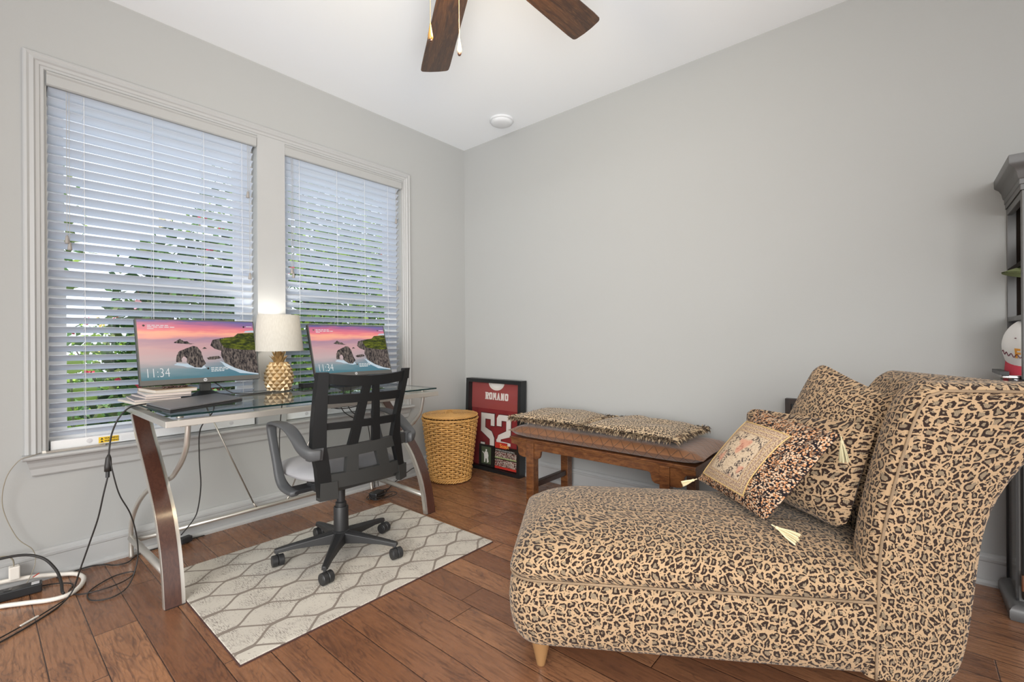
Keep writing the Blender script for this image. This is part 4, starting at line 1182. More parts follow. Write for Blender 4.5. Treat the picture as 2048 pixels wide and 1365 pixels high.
obj('lid_handle', MB().tube(smoothpts([(BX - .01, BY - .035, .505), (BX - .012, BY - .03, .520), (BX - .012, BY, .527), (BX - .012, BY + .03, .520), (BX - .01, BY + .035, .505)], 6), .0042, 6), 'wicker', L_, smooth=True)
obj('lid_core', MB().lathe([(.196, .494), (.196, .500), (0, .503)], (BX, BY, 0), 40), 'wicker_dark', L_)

# ================================================================ FRAMED JERSEY
fj = thing('framed_jersey', (.41, -.10, 0), 'black shadow-box frame with red number 52 jersey leaning on right wall', 'framed jersey')
FX0, FX1, FZ = .107, .712, .748
SL = .03 / FZ
def J(x, z, d=0.0): return (x, -.122 + z * SL + d, z)      # d>0 toward the wall
def jb(mb, x0, x1, z0, z1, d0, d1, mi=0):
    return mb.prism([(x0, z0), (x1, z0), (x1, z1), (x0, z1)], lambda u, v, t: J(u, v, t), d0, d1, mi)
fm = MB(); fw_ = .030; DP = .068
jb(fm, FX0, FX1, .001, fw_, 0, DP); jb(fm, FX0, FX1, FZ - fw_, FZ, 0, DP); jb(fm, FX0, FX0 + fw_, fw_, FZ - fw_, 0, DP); jb(fm, FX1 - fw_, FX1, fw_, FZ - fw_, 0, DP); jb(fm, FX0 + fw_, FX1 - fw_, fw_, FZ - fw_, DP - .006, DP)
obj('frame', fm, 'frame_black', fj)
cl_ = MB(); ix0, ix1 = FX0 + fw_, FX1 - fw_
jb(cl_, ix0 + .005, ix1, fw_, .50, .044, .058)
obj('jersey', cl_, 'jersey', fj)
yk = MB(); jb(yk, ix0 + .005, ix1, .50, FZ - fw_, .040, .056); obj('jersey_yoke', yk, 'jersey_yoke', fj)
co = MB(); cxx, czz = .425, FZ - fw_
ring = []
for k in range(15):
    th = PI + PI * k / 14; ring.append((cxx + .085 * math.cos(th), czz + .062 * math.sin(th)))
for k in range(14, -1, -1):
    th = PI + PI * k / 14; ring.append((cxx + .066 * math.cos(th), czz + .045 * math.sin(th)))
for i in range(14):
    co.prism([ring[i], ring[i + 1], ring[28 - i], ring[29 - i]], lambda u, v, t: J(u, v, t), .034, .042)
obj('collar', co, 'jersey_number', fj)
inn = MB(); pp = [(cxx + .066 * math.cos(PI + PI * k / 14), czz + .045 * math.sin(PI + PI * k / 14)) for k in range(15)]
inn.prism(pp, lambda u, v, t: J(u, v, t), .037, .0395); obj('collar_lining', inn, 'mat_white', fj)
nm = MB(); LK = [0]
# block letters ROMANO built from bars
def letters(word, x0, z0, w, h, gap, s, d):
    for ch_ in word:
        B = lambda a0, a1, b0, b1: (LK.__setitem__(0, LK[0] + 1), jb(nm, x0 + a0 * w, x0 + a1 * w, z0 + b0 * h, z0 + b1 * h, d - .0022 - .00004 * (LK[0] % 12), d))
        T = lambda pts: (LK.__setitem__(0, LK[0] + 1), nm.prism([(x0 + a * w, z0 + b * h) for a, b in pts], lambda u, v, t: J(u, v, t), d - .0022 - .00004 * (LK[0] % 12), d))
        sv = s / h; sw = s / w
        if ch_ == 'O': B(.0, sw, .12, .88); B(1 - sw, 1, .12, .88); T([(0, .12), (.2, 0), (.8, 0), (1, .12), (1 - sw, sv * 1.1), (sw, sv * 1.1)]); T([(sw, 1 - sv * 1.1), (1 - sw, 1 - sv * 1.1), (1, .88), (.8, 1), (.2, 1), (0, .88)])
        if ch_ == 'R': B(.08, .08 + sw, 0, 1); B(-.02, .36, 0, .10); B(-.02, .2, .90, 1); B(.08, .80, 1 - sv, 1); B(.08, .80, .46, .46 + sv); B(.78, .78 + sw * .9, .50, .94); T([(.5, .46), (.5 + sw, .46), (1, 0), (1 - sw * 1.2, 0)]); B(.74, 1.08, 0, .10)
        if ch_ == 'M': B(.04, .04 + sw * .8, 0, 1); B(.96 - sw * .8, .96, 0, 1); T([(.04, 1), (.04 + sw, 1), (.5 + sw * .35, .3), (.5 - sw * .35, .3)]); T([(.96 - sw, 1), (.96, 1), (.5 + sw * .35, .3), (.5 - sw * .35, .3)]); B(-.06, .30, 0, .10); B(.70, 1.06, 0, .10)
        if ch_ == 'A': T([(.02, 0), (.02 + sw, 0), (.55, 1), (.40, 1)]); T([(.98 - sw, 0), (.98, 0), (.60, 1), (.45, 1)]); B(.25, .75, .26, .26 + sv * .8); B(-.08, .32, 0, .10); B(.68, 1.08, 0, .10)
        if ch_ == 'N': B(.06, .06 + sw * .85, 0, 1); B(.94 - sw * .85, .94, 0, 1); T([(.04, 1), (.04 + sw * 1.1, 1), (.96, 0), (.96 - sw * 1.1, 0)]); B(-.04, .32, 0, .10); B(.68, 1.04, .90, 1)
        x0 += w + gap
letters('ROMANO', .300, .578, .036, .058, .0072, .0125, .040)
obj('name_letters', nm, 'jersey_number', fj, fixn=False)
def digits(mb, grow, d0, d1):
    g = grow
    q_ = [0]
    def P(pts, x, z, s=1.0):
        q_[0] += 1; mb.prism([(x + a, z + b) for a, b in pts], lambda u, v, t: J(u, v, t), d0 - .00005 * q_[0], d1)
    x, w, s = .258, .150, .046
    zt, zb_ = .462, .150
    # 5
    P([(x - g, zt - s - g), (x + w + g, zt - s - g), (x + w + g, zt + g), (x - g, zt + g)], 0, 0)
    P([(x + w - .04 - g, zt - .098 - g), (x + w + g, zt - .098 - g), (x + w + g, zt), (x + w - .04 - g, zt)], 0, 0)
    P([(x - g, zt - .155), (x + s + g, zt - .135), (x + s + g, zt), (x - g, zt)], 0, 0)
    P([(x - g, zt - .150 - g), (x + w - .02 + g, zt - .225 - g), (x + w + g, zt - .195 + g), (x + w - .03, zt - .145 + g), (x + s, zt - .118 + g), (x - g, zt - .118 + g)], 0, 0)
    P([(x + w - s - g, zb_), (x + w + g, zb_), (x + w + g, zt - .20), (x + w - s - g, zt - .18)], 0, 0)
    P([(x - g, .200 - g), (x + .045 + g, .200 - g), (x + .045 + g, .218 + g), (x - g, .218 + g)], 0, 0)
    # 2
    x = .435
    P([(x - g, zt - .092 - g), (x + .05 + g, zt - .092 - g), (x + .05 + g, zt - .03), (x + .02, zt + g), (x - g, zt - .03)], 0, 0)
    P([(x, zt - s - g), (x + w, zt - s - g), (x + w - .03, zt + g), (x + .03, zt + g)], 0, 0)
    P([(x + w - s - g, zt - .155), (x + w + g, zt - .165), (x + w + g, zt - .03), (x + w - .03, zt + g), (x + w - s - g, zt - .03)], 0, 0)
    P([(x - g, zt - .215), (x + s + .005, zt - .195), (x + w + g, zt - .165), (x + w - s, zt - .125 + g), (x + .02, zt - .165 + g)], 0, 0)
    P([(x - g, zb_), (x + s + g, zb_), (x + s + g, zt - .18), (x - g, zt - .20)], 0, 0)
    P([(x + .02, .222), (x + w, .222), (x + w, .245), (x + .02, .25)], 0, 0)
dg2 = MB(); digits(dg2, .006, .041, .0435); obj('number_outline', dg2, 'jersey_outline', fj, fixn=False)
dg1 = MB(); digits(dg1, 0.0, .038, .0405); obj('number', dg1, 'jersey_number', fj, fixn=False)
pc = MB(); jb(pc, .255, .432, .035, .205, .024, .032); jb(pc, .425, .672, .036, .21, .024, .032)
PCd = obj('photo_mount', pc, 'photo_card', fj)
p1 = MB(); jb(p1, .285, .392, .052, .190, .022, .0238, 0)
F_ = lambda pts: p1.prism(pts, lambda u, v, t: J(u, v, t), .0205, .0218, 1)
F_([(.325, .150), (.355, .150), (.365, .12), (.36, .095), (.32, .095), (.315, .125)]); F_([(.333, .152), (.347, .152), (.347, .170), (.333, .170)]); F_([(.318, .10), (.335, .10), (.33, .065), (.318, .062)]); F_([(.345, .10), (.362, .098), (.368, .07), (.352, .06)]); F_([(.315, .14), (.296, .15), (.296, .145), (.318, .128)])
obj('player_photo', p1, ['photo_green', 'mat_white'], PCd, fixn=False)
p2 = MB(); jb(p2, .437, .664, .118, .172, .022, .0238, 0); jb(p2, .437, .664, .056, .110, .022, .0238, 0); jb(p2, .437, .664, .036, .054, .022, .0238, 1); jb(p2, .437, .56, .198, .243, .022, .030, 1); jb(p2, .437, .664, .118, .128, .021, .0219, 2)
obj('team_photos', p2, ['photo_team', 'scoot_red', 'photo_grass'], PCd, fixn=False)
tx = text_mb('WOMEN\'S COLLEGE FOOTBALL', .0155, lambda u, v: J(.438 + u, .179 + v * .8, .0212), 0)
text_mb('Scout', .040, lambda u, v: J(.49 + u, .205 + v, .0212), 1, tx, .0006)
text_mb('SEASON', .010, lambda u, v: J(.52 + u, .041 + v, .0212), 0, tx)
tx = MB()
text_mb('WOMENS COLLEGE FOOTBALL', .0145, lambda u, v: J(.440 + u, .178 + v, .0212), 0, tx)
text_mb('Scout', .042, lambda u, v: J(.487 + u, .205 + v, .0212), 1, tx, .0008)
obj('photo_caption', tx, ['mat_white', 'embroid_orange'], PCd, fixn=False)
gm = MB().prism([(ix0, fw_), (ix1, fw_), (ix1, FZ - fw_), (ix0, FZ - fw_)], lambda u, v, t: J(u, v, t), .008, .010)
obj('glazing', gm, 'picture_glass', fj)

# ================================================================ BENCH
bn = thing('wooden_bench', (1.565, -.28, 0), 'carved brown wooden bench along the right wall behind the chaise', 'bench')
bx0, bx1, by0, by1, bzt = .954, 2.176, -.505, -.055, .425
tp = MB(); tp.prism([(by0 - .006, bzt - .012), (by0 - .006, bzt), (by1, bzt), (by1, bzt - .012)], lambda u, v, t: (t, u, v), bx0, bx1)
tp.prism([(by0, bzt - .022), (by0, bzt - .012), (by1, bzt - .012), (by1, bzt - .022)], lambda u, v, t: (t, u, v), bx0 + .004, bx1 - .004)
obj('top_board', tp, 'bench_wood', bn, bevel=.003)
lx = [(1.090, 1.150), (1.985, 2.040)]
for (a, b) in lx:
    for (c, d) in ((by0, by0 + .055), (by1 - .055, by1)):
        L_ = obj('leg', MB().box(a, b, c, d, 0, bzt - .022), 'bench_wood', bn, bevel=.003)
def scallop(x0, x1, z1, z0, side):
    """bracket: drops from apron line, ogee cut. side=-1: spandrel to left of leg, +1 to right"""
    pass
ap_ = MB()
zt_, za, zb_ = bzt - .022, .358, .300
def ogee(xl, d, L=.062):
    # from leg edge xl going direction d
    return [(xl, zb_), (xl + d * L * .45, zb_ + .002), (xl + d * L * .68, zb_ + .012), (xl + d * L * .78, zb_ + .028), (xl + d * L * .80, za - .016), (xl + d * L * .88, za - .004), (xl + d * L * 1.1, za)]
poly = [(lx[0][1], zt_), (lx[1][0], zt_)] + ogee(lx[1][0], -1) + ogee(lx[0][1], 1)[::-1]
for yy in (by0 + .008, by1 - .028):
    ap_.prism(poly, lambda u, v, t: (u, t, v), yy, yy + .020)
    pl_l = [(lx[0][0], zt_), (bx0 + .004, zt_), (bx0 + .004, za + .012), (bx0 + .03, za + .006), (bx0 + .05, za - .015), (bx0 + .062, zb_ + .012), (lx[0][0] - .045, zb_ - .006), (lx[0][0], zb_ - .012)]
    pl_l = [(lx[0][0], zt_), (bx0 + .004, zt_), (bx0 + .004, za + .018)] + [(bx0 + .050, za + .014), (bx0 + .062, za), (bx0 + .064, zb_ + .024), (bx0 + .075, zb_ + .006), (bx0 + .10, zb_)] + [(lx[0][0], zb_)]
    ap_.prism(pl_l, lambda u, v, t: (u, t, v), yy, yy + .020)
    pr_ = [(lx[1][1], zt_), (bx1 - .004, zt_), (bx1 - .004, za + .018), (bx1 - .05, za + .014), (bx1 - .062, za), (bx1 - .064, zb_ + .024), (bx1 - .075, zb_ + .006), (bx1 - .10, zb_), (lx[1][1], zb_)]
    ap_.prism(pr_, lambda u, v, t: (u, t, v), yy, yy + .020)
for xx in (bx0 + .006, bx1 - .024):
    ap_.box(xx, xx + .018, by0 + .028, by1 - .028, za + .01, zt_)
obj('apron', ap_, 'bench_wood', bn, bevel=.002)
for (a, b) in lx:
    obj('stretcher', MB().box(a + .012, b - .012, by0 + .055, by1 - .055, .105, .140), 'bench_side_wood', bn, bevel=.003)

def softbox(mb, cx, cy, z0, hx, hy, h, rot=0.0, p=5.0, sag=0.0, nu=26, nv=20, seed=0, amp=.0, pinch=.1):
    Mr = Matrix.Rotation(rot, 3, 'Z')
    def S(u, v, top):
        x = -1 + 2 * u; y = -1 + 2 * v
        X_ = x * (1 - pinch * (1 - abs(x) ** .01) - pinch * .5 * (1 - y * y) * 0); 
        sx = hx * x * (1 - pinch * .35 * (1 - y * y) * abs(x) ** 3); sy = hy * y * (1 - pinch * .35 * (1 - x * x) * abs(y) ** 3)
        e = max(0.0, (1 - abs(x) ** p)) ** .55 * max(0.0, (1 - abs(y) ** p)) ** .55
        z = (h * .5) * e * (1 if top else -1)
        n_ = noise.noise(Vector((x * 2.3 + seed, y * 2.3, seed))) * amp * e
        q = Mr @ Vector((sx, sy, 0))
        return (cx + q.x, cy + q.y, z0 + h * .5 + z + (n_ if top else 0) - sag * (1 - e) * 0)
    mb.grid(lambda u, v: S(u, v, True), nu, nv, lambda u, v: (u * 2 * hx, v * 2 * hy))
    mb.grid(lambda u, v: S(u, v, False), nu, nv, lambda u, v: (u * 2 * hx, v * 2 * hy), flip=True)
    return S
# brown tufted bench cushion
cu = MB(); softbox(cu, 1.585, -.292, bzt + .001, .635, .235, .080, 0, 9, seed=3, amp=.004, pinch=.06)
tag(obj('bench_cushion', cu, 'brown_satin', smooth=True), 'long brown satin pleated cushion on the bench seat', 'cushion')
def fringed(cx, cy, rot, hx, hy, z0, label, seed):
    r = thing('fringed_cushion', (cx, cy, z0), label, 'cushion', 'fringed leopard cushions on the bench')
    mb = MB(); S = softbox(mb, cx, cy, z0, hx, hy, .100, rot, 2.6, seed=seed, amp=.016, pinch=.18)
    obj('cover', mb, 'leopard_small', r, smooth=True)
    rnd = random.Random(seed); fr_ = [MB(), MB(), MB()]
    N = 520
    for e in range(4):
        for k in range(N):
            t = (k + rnd.random()) / N
            u, v = ((t, 0), (1, t), (t, 1), (0, t))[e]
            p = Vector(S(u, v, True)); Mr = Matrix.Rotation(rot, 3, 'Z'); out = Mr @ Vector(((0, -1, 0), (1, 0, 0), (0, 1, 0), (-1, 0, 0))[e])
            sd = Mr @ Vector(((1, 0, 0), (0, 1, 0), (1, 0, 0), (0, 1, 0))[e])
            L = rnd.uniform(.024, .042); w = rnd.uniform(.0022, .0042); dz = rnd.uniform(-.9, .45); jit = sd * rnd.uniform(-.012, .012)
            p0 = p + Vector((0, 0, rnd.uniform(-.008, .010))) - out * .003; p1 = p0 + out * L * .6 + Vector((0, 0, L * .25 * dz + .003)) + jit * .5; p2 = p0 + out * L * rnd.uniform(.7, 1.0) + Vector((0, 0, L * dz * .8)) + jit
            W = sd * w + Vector((0, 0, w * .7))
            b = rnd.choice((0, 0, 1, 1, 2)); 
            fr_[b].add([p0 - W, p0 + W, p1 + W, p1 - W, p2], [(0, 1, 2, 3), (3, 2, 4)])
    allf = MB()
    for i_, f_ in enumerate(fr_): allf.add(f_.v, f_.f, None, i_)
    obj('fringe', allf, ['fringe_dark', 'fringe_tan', 'fringe_mid'], r, fixn=False)['kind'] = 'stuff'
fringed(1.215, -.285, .04, .265, .215, bzt + .070, 'fringed leopard cushion lying at the left end of the bench, nearer the jersey', 11)
fringed(1.80, -.300, -.05, .285, .225, bzt + .073, 'fringed leopard cushion lying at the right end of the bench, nearer the chaise back', 23)

# dark box/frame against the wall behind the chaise
dbx = thing('leaning_frame', (2.72, -.03, 0), 'dark wooden frame corner showing behind the tall leopard pillow', 'frame')
mb = MB(); mb.box(2.484, 2.51, -.045, -.004, .0, .746); mb.box(2.51, 2.90, -.045, -.004, .72, .746); mb.box(2.90, 2.926, -.045, -.004, 0, .746); mb.box(2.51, 2.90, -.045, -.004, 0, .026)
mb.v = [(x, y - .0, z) for x, y, z in mb.v]
obj('frame', mb, 'box_wood', dbx)
obj('panel', MB().box(2.51, 2.90, -.036, -.008, .026, .72), 'cabinet_black', dbx)

# ================================================================ CHAISE LONGUE
A_ = Vector((.842, .539, 0)).normalized(); Wd_ = Vector((-.539, .842, 0)).normalized(); G_ = Vector((2.04, -1.745, 0))
def CH(s, o, z): return G_ + A_ * s + Wd_ * o + Vector((0, 0, z))
cs = thing('chaise_longue', tuple(CH(.65, .36, 0)), 'large leopard-print chaise longue with high winged back in the foreground', 'chaise longue')
CW = .72
def rounded(s, s0, s1, r): return s
# base: rounded box with bulging foot end
bs = MB()
def ring_path(z, infl, n=12, s1=1.10):
    """closed outline of base at height z: list of (s,o); infl inset"""
    s0 = -.022 + infl; o0 = 0 + infl; o1 = CW - infl
    r = min(.085 + .075 * max(0, min(1, (z - .36) / .06)), (o1 - o0) / 2 - .002)
    pts = [(s1, o0)]
    for k in range(12): pts.append((s1 + (s0 + r - s1) * (k + 1) / 12, o0))
    for k in range(1, 7):
        a = -PI / 2 - (PI / 2) * k / 6; pts.append((s0 + r + r * math.cos(a), o0 + r + r * math.sin(a)))
    for k in range(1, 9): pts.append((s0, o0 + r + (o1 - o0 - 2 * r) * k / 8))
    for k in range(1, 7):
        a = PI - (PI / 2) * k / 6; pts.append((s0 + r + r * math.cos(a), o1 - r + r * math.sin(a)))
    for k in range(12): pts.append((s0 + r + (s1 - s0 - r) * (k + 1) / 12, o1))
    return pts
def loft(mb, levels, flipuv=False, vstart=0.0):
    prev = None; rows = []
    vv = vstart; last = None
    for (z, infl) in levels:
        P = ring_path(z, infl); pts = [CH(s, o, z) for s, o in P]
        uu = [0.0]
        for i in range(1, len(pts)): uu.append(uu[-1] + (pts[i] - pts[i - 1]).length)
        if last is not None: vv += math.hypot(z - last[0], infl - last[1])
        last = (z, infl); rows.append((pts, uu, vv))
    base_uu = rows[len(rows) // 2][1]
    vs = []; uv = []
    for pts, uu, v_ in rows:
        vs += pts; uv += [(u, v_) for u in base_uu]
    n = len(rows[0][0]); fs = []
    for i in range(len(rows) - 1):
        for k in range(n - 1): fs.append((i * n + k, i * n + k + 1, (i + 1) * n + k + 1, (i + 1) * n + k))
    mb.add(vs, fs, uv)
lv = [(.088, .055), (.093, .036), (.104, .020), (.122, .010), (.15, .003), (.185, -.003), (.235, -.006), (.28, -.002), (.302, .004), (.311, .010)]
loft(bs, lv)
# underside
up_ = ring_path(.088, .055); vs = [CH(s, o, .088) for s, o in up_]; bs.add(vs, [tuple(range(len(vs)))], [(0, 0)] * len(vs))
obj('seat_base', bs, 'leopard', cs, smooth=True)
# piping
pp = [CH(s, o, .3135) for s, o in ring_path(.31, .001)]
obj('seat_piping', MB().tube(pp, .0042, 6), 'leopard_piping', cs, smooth=True)
# seat cushion: side wall + crowned top as one grid using polar-like levels
st = MB()
lv2 = [(.311, .010), (.320, .001), (.345, -.003), (.372, .003), (.395, .018), (.413, .044), (.427, .082), (.438, .125), (.446, .19), (.450, .235), (.452, .262)]
loft(st, lv2, vstart=.4)
capP = ring_path(.452, .262); outP = ring_path(.345, 0.0); nR = len(capP)
arcs = [0.0]
for i_ in range(len(lv2) - 1, 0, -1): arcs.append(arcs[-1] + math.hypot(lv2[i_][0] - lv2[i_ - 1][0], lv2[i_][1] - lv2[i_ - 1][1]))
arcs = arcs[::-1]
def cuv(i_, k_):
    dv = Vector((outP[k_][0] - capP[k_][0], outP[k_][1] - capP[k_][1]))
    dv = dv / .262
    if k_ == 0 or k_ == nR - 1: dv = Vector((0, -1 if k_ == 0 else 1))
    return (capP[k_][0] + dv.x * arcs[i_], capP[k_][1] + dv.y * arcs[i_])
st.uv = [[cuv(q_ // nR, q_ % nR) for q_ in f_] for f_ in st.f]
up_ = ring_path(.452, .262); vs = [CH(s, o, .453) for s, o in up_]; 
n = len(vs); 
st.add(vs, [tuple(range(n))], [(s, o) for s, o in up_])
# two-tier notch at the foot end comes from a soft dent
v2 = []
for p in st.v:
    p = Vector(p); q = p - G_; s = q.dot(A_); o = q.dot(Wd_)
    z = p.z
    if s < .18: z -= .020 * ((.18 - s) / .2) ** 2 * (1 if z > .33 else 0)
    z -= .018 * max(0, (o - .35) / .37) ** 2 * (1 if z > .36 else 0)
    if s > .5: z -= .02 * ((s - .5) / .6) ** 2 * (1 if z > .38 else 0)
    v2.append((p.x, p.y, z))
st.v = v2
SC = obj('seat_cushion', st, 'leopard', cs, smooth=True)

# wings: slab with rounded edges swept from side outline
front = [(1.006, .098), (1.010, .20), (1.013, .316), (1.020, .465), (1.046, .607), (1.079, .748), (1.111, .861), (1.135, .905)]
rear = [(1.215, .098), (1.245, .135), (1.268, .218), (1.285, .342), (1.307, .508), (1.337, .605), (1.374, .675), (1.42, .745), (1.48, .82), (1.55, .895)]
fp = smoothpts([(a, b, 0) for a, b in front], 4); rp_ = smoothpts([(a, b, 0) for a, b in rear], 4)
def interp(P, z):
    for i in range(len(P) - 1):
        if P[i].y <= z <= P[i + 1].y:
            t = (z - P[i].y) / max(1e-6, P[i + 1].y - P[i].y); return P[i].x + (P[i + 1].x - P[i].x) * t
    return P[0].x if z < P[0].y else P[-1].x
def wing(o_out, sgn):
    """sgn=+1: outer face at o=o_out facing -o (near wing), slab goes inward +o"""
    mb = MB(); NZ = 30; NS_ = 14
    zs = [.098 + (.936 - .098) * (k / NZ) for k in range(NZ + 1)]
    def outer(u, v, o):
        z = zs[0] + (zs[-1] - zs[0]) * v
        a = interp(fp, z); b = interp(rp_, z)
        if z > .905: a = 1.135 + (z - .905) * 1.2
        s = a + (b - a) * u
        fl = .05 * max(0, (z - .55) / .39) ** 2                     # flare outward
        return s, o - sgn * fl * (0.35 + .65 * u), z
    # outer face
    nrm = sgn
    def crn(z): return z
    th = .105; r = .030
    def P(u, v, o): s, oo, z = outer(u, v, o); return CH(s, oo, z)
    # cross rounding: build levels of inset across thickness
    K = [(0.000, .020), (.006, .008), (.018, .0), (.052, -.004), (.087, .0), (.099, .008), (.105, .020)]
    # perimeter loop: front edge up, top edge, rear edge down
    loop = [(0, k / 24) for k in range(25)] + [(k / 12, 1) for k in range(1, 13)] + [(1, 1 - k / 24) for k in range(1, 25)]
    rows = []
    cen = CH(1.2, o_out, .5)
    for (d, ins) in K:
        row = []
        for (u, v) in loop:
            s, oo, z = outer(u, v, o_out + sgn * d)
            # inset toward outline centre
            cu, cv = .5, .5
            ss = s + (ins if u < .5 and v < 1 else (-ins if u > .5 and v < 1 else 0)); zz_ = z - (ins if v > .97 else 0)
            if v == 1 or v > .97:
                if u == 0: ss = s + ins
                if u == 1: ss = s - ins
            row.append(CH(ss, oo, zz_))
        rows.append(row)
    ul = [0.0]
    for i in range(1, len(loop)): ul.append(ul[-1] + (rows[3][i] - rows[3][i - 1]).length)
    vs = []; uv = []
    for (d, ins), row in zip(K, rows):
        vs += row; uv += [(d * 1.25 + .3, u) for u in ul]
    n = len(loop); fs = []
    for i in range(len(K) - 1):
        for k in range(n - 1): fs.append((i * n + k, i * n + k + 1, (i + 1) * n + k + 1, (i + 1) * n + k))
    mb.add(vs, fs, uv)
    # faces (outer and inner)
    for (d, ins) in ((K[0]), (K[-1])):
        def face(u, v):
            s, oo, z = outer(u, v, o_out + sgn * d)
            ss = s + (ins * (1 - 2 * u) if v < 1 else (ins if u == 0 else (-ins if u == 1 else 0))); zz_ = z - (ins if v > .97 else 0)
            # puff
            pf = .010 * (1 - (2 * u - 1) ** 4) * (1 - (2 * v - 1) ** 6) * (-sgn if d < .05 else sgn)
            return CH(ss, oo + pf, zz_)
        mb.grid(face, 12, 24, lambda u, v: (u * .3 + v * .18, v * .86))
    return mb, outer
wm, outer = wing(0.0, 1)
Wn = obj('wing', wm, 'leopard', cs, smooth='auto')
pf_ = [CH(outer(0, v, -.0)[0] + .020, outer(0, v, -.002)[1], outer(0, v, 0)[2]) for v in [k / 24 for k in range(24)]] + [CH(outer(u, 1, 0)[0] + .02 * (1 - u), outer(u, 1, -.002)[1], outer(u, 1, 0)[2] - .020) for u in [k / 12 for k in range(13)]]
obj('wing_piping', MB().tube(pf_, .0042, 6), 'leopard_piping', Wn, smooth=True)
wm2, outer2 = wing(CW, -1)
# far wing lower
wm2.v = [tuple(Vector(p) - Vector((0, 0, max(0, (p[2] - .3)) * .26))) for p in wm2.v]
obj('wing', wm2, 'leopard', cs, smooth='auto')
# back panel between the wings
bp = MB()
def backf(u, v, t):
    z = .098 + (.90 - .098) * v; b = interp(rp_, z); thick = .13
    s = b - (thick if t else .004) + (.012 * math.sin(PI * u) * (-1 if t else 1))
    return CH(s, .06 + (CW - .12) * u, z)
bp.grid(lambda u, v: backf(u, v, 0), 10, 22, lambda u, v: (u * .6, v * .9)); bp.grid(lambda u, v: backf(u, v, 1), 10, 22, lambda u, v: (u * .6, v * .9), flip=True)
def btop(u, v):
    a = Vector(backf(u, 1, 1)); b = Vector(backf(u, 1, 0)); p = a.lerp(b, v); p.z += .03 * math.sin(PI * v); return p
bp.grid(btop, 10, 6, lambda u, v: (u * .6, .9 + v * .15))
obj('back_panel', bp, 'leopard', cs, smooth=True)
for (s, o) in ((.075, .080), (.075, CW - .080), (1.12, .07), (1.12, CW - .07)):
    c_ = CH(s, o, 0)
    obj('foot', MB().lathe([(.012, .0005), (.0145, .003), (.0155, .010), (.034, .092)], c_, 20), 'leg_acrylic', cs, smooth='auto')

# ---------------------------------------------------------------- pillows
def pillow4(cn, th, uvs=.5, nu=26, nv=26, pin=.035, bend=None, rc=.12):
    """cn: 4 corners (s,o,z): c00,c10,c11,c01. returns two grids (front, back) as MBs"""
    c = [CH(*p) for p in cn]
    nrm = ((c[1] - c[0]).cross(c[3] - c[0])).normalized()
    lu = (c[1] - c[0]).length; lv_ = (c[3] - c[0]).length
    ctr = sum(c, Vector()) / 4
    def S(u, v, side):
        x = 2 * u - 1; y = 2 * v - 1
        p = (c[0].lerp(c[1], u)).lerp(c[3].lerp(c[2], u), v)
        # concave edges
        k = pin * ((1 - x * x) * abs(y) ** 3 + (1 - y * y) * abs(x) ** 3)
        p = p + (ctr - p) * k
        # round corners
        k2 = rc * (abs(x) * abs(y)) ** 8; p = p + (ctr - p) * k2
        e = (max(0, 1 - abs(x) ** 2.4) ** .75) * (max(0, 1 - abs(y) ** 2.4) ** .75)
        d = th * .5 * e
        q = p + nrm * d * side
        if bend: q = q + Vector((0, 0, bend * (1 - e)))
        w = noise.noise(q * 5.0) * .010 * e
        return q + nrm * w * side
    f = MB(); f.grid(lambda u, v: S(u, v, 1), nu, nv, lambda u, v: (u * lu, v * lv_))
    b = MB(); b.grid(lambda u, v: S(u, v, -1), nu, nv, lambda u, v: (u * lu, v * lv_), flip=True)
    return f, b, S, lu, lv_, nrm
def leo_pillow(cn, th, label, pin=.05):
    f, b, S, *_ = pillow4(cn, th, pin=pin)
    f.add(b.v, b.f); 
    k0 = len(f.uv) - len(b.uv)
    f.uv[k0:] = b.uv
    return tag(obj('leopard_pillow', f, 'leopard_small', smooth=True), label, 'pillow', 'leopard pillows on the chaise')
leopard('leopard_pillow', .0265, .0036)
def leo2(cn, th, label, pin=.05):
    o = leo_pillow(cn, th, label, pin); o.data.materials.clear(); o.data.materials.append(MAT['leopard_pillow']); return o
leo2([(.985, .68, .50), (1.12, .13, .50), (1.20, .10, .86), (1.09, .45, .985)], .18, 'tall leopard pillow whose peak rises highest against the chaise back')
leo2([(.90, .56, .455), (1.02, .125, .455), (1.115, .12, .80), (.87, .56, .79)], .17, 'wide leopard pillow behind the tasselled one, in front of the tall pillow')
# persian pillow
pc_ = [(.805, .175, .468), (.985, .085, .772), (.875, .43, .795), (.69, .575, .482)]
f, b, S, lu, lv_, nrm = pillow4(pc_, .13, pin=.02, rc=.0, nu=28, nv=28)
if (nrm.dot(Vector((2.97, -2.84, 1.06)) - CH(.85, .3, .6))) < 0: side = -1
else: side = 1
per = thing('tasselled_pillow', tuple(CH(.82, .3, .47)), 'ornate floral pillow with black border and cream tassels in front on chaise', 'pillow')
ft = f if side > 0 else b; bk_ = b if side > 0 else f
# split front in panel and border
pa = MB(); bo = MB()
a0, a1, b0_, b1_ = .16, .84, .10, .80
def Sx(u, v, lift=0): return S(u, v, side) + nrm * side * lift
bo.grid(lambda u, v: Sx(u, v), 28, 28, lambda u, v: (u * lu, v * lv_))
U0, U1, V0, V1 = .10, .83, .27, .95
pa.grid(lambda u, v: Sx(U0 + (U1 - U0) * u, V0 + (V1 - V0) * v, .0022), 26, 26, lambda u, v: (u * .30, v * .30))
obj('border', bo, 'persian_border', per, smooth=True)
obj('floral_panel', pa, 'persian_panel', per, smooth=True)
br_ = [Sx(U0 + (U1 - U0) * u, V0 + (V1 - V0) * v, .003) for (u, v) in [(k / 16, 0) for k in range(17)] + [(1, k / 16) for k in range(1, 17)] + [(1 - k / 16, 1) for k in range(1, 17)] + [(0, 1 - k / 16) for k in range(1, 17)]]
obj('gold_trim', MB().tube(br_, .0022, 5), 'gold_braid', per)
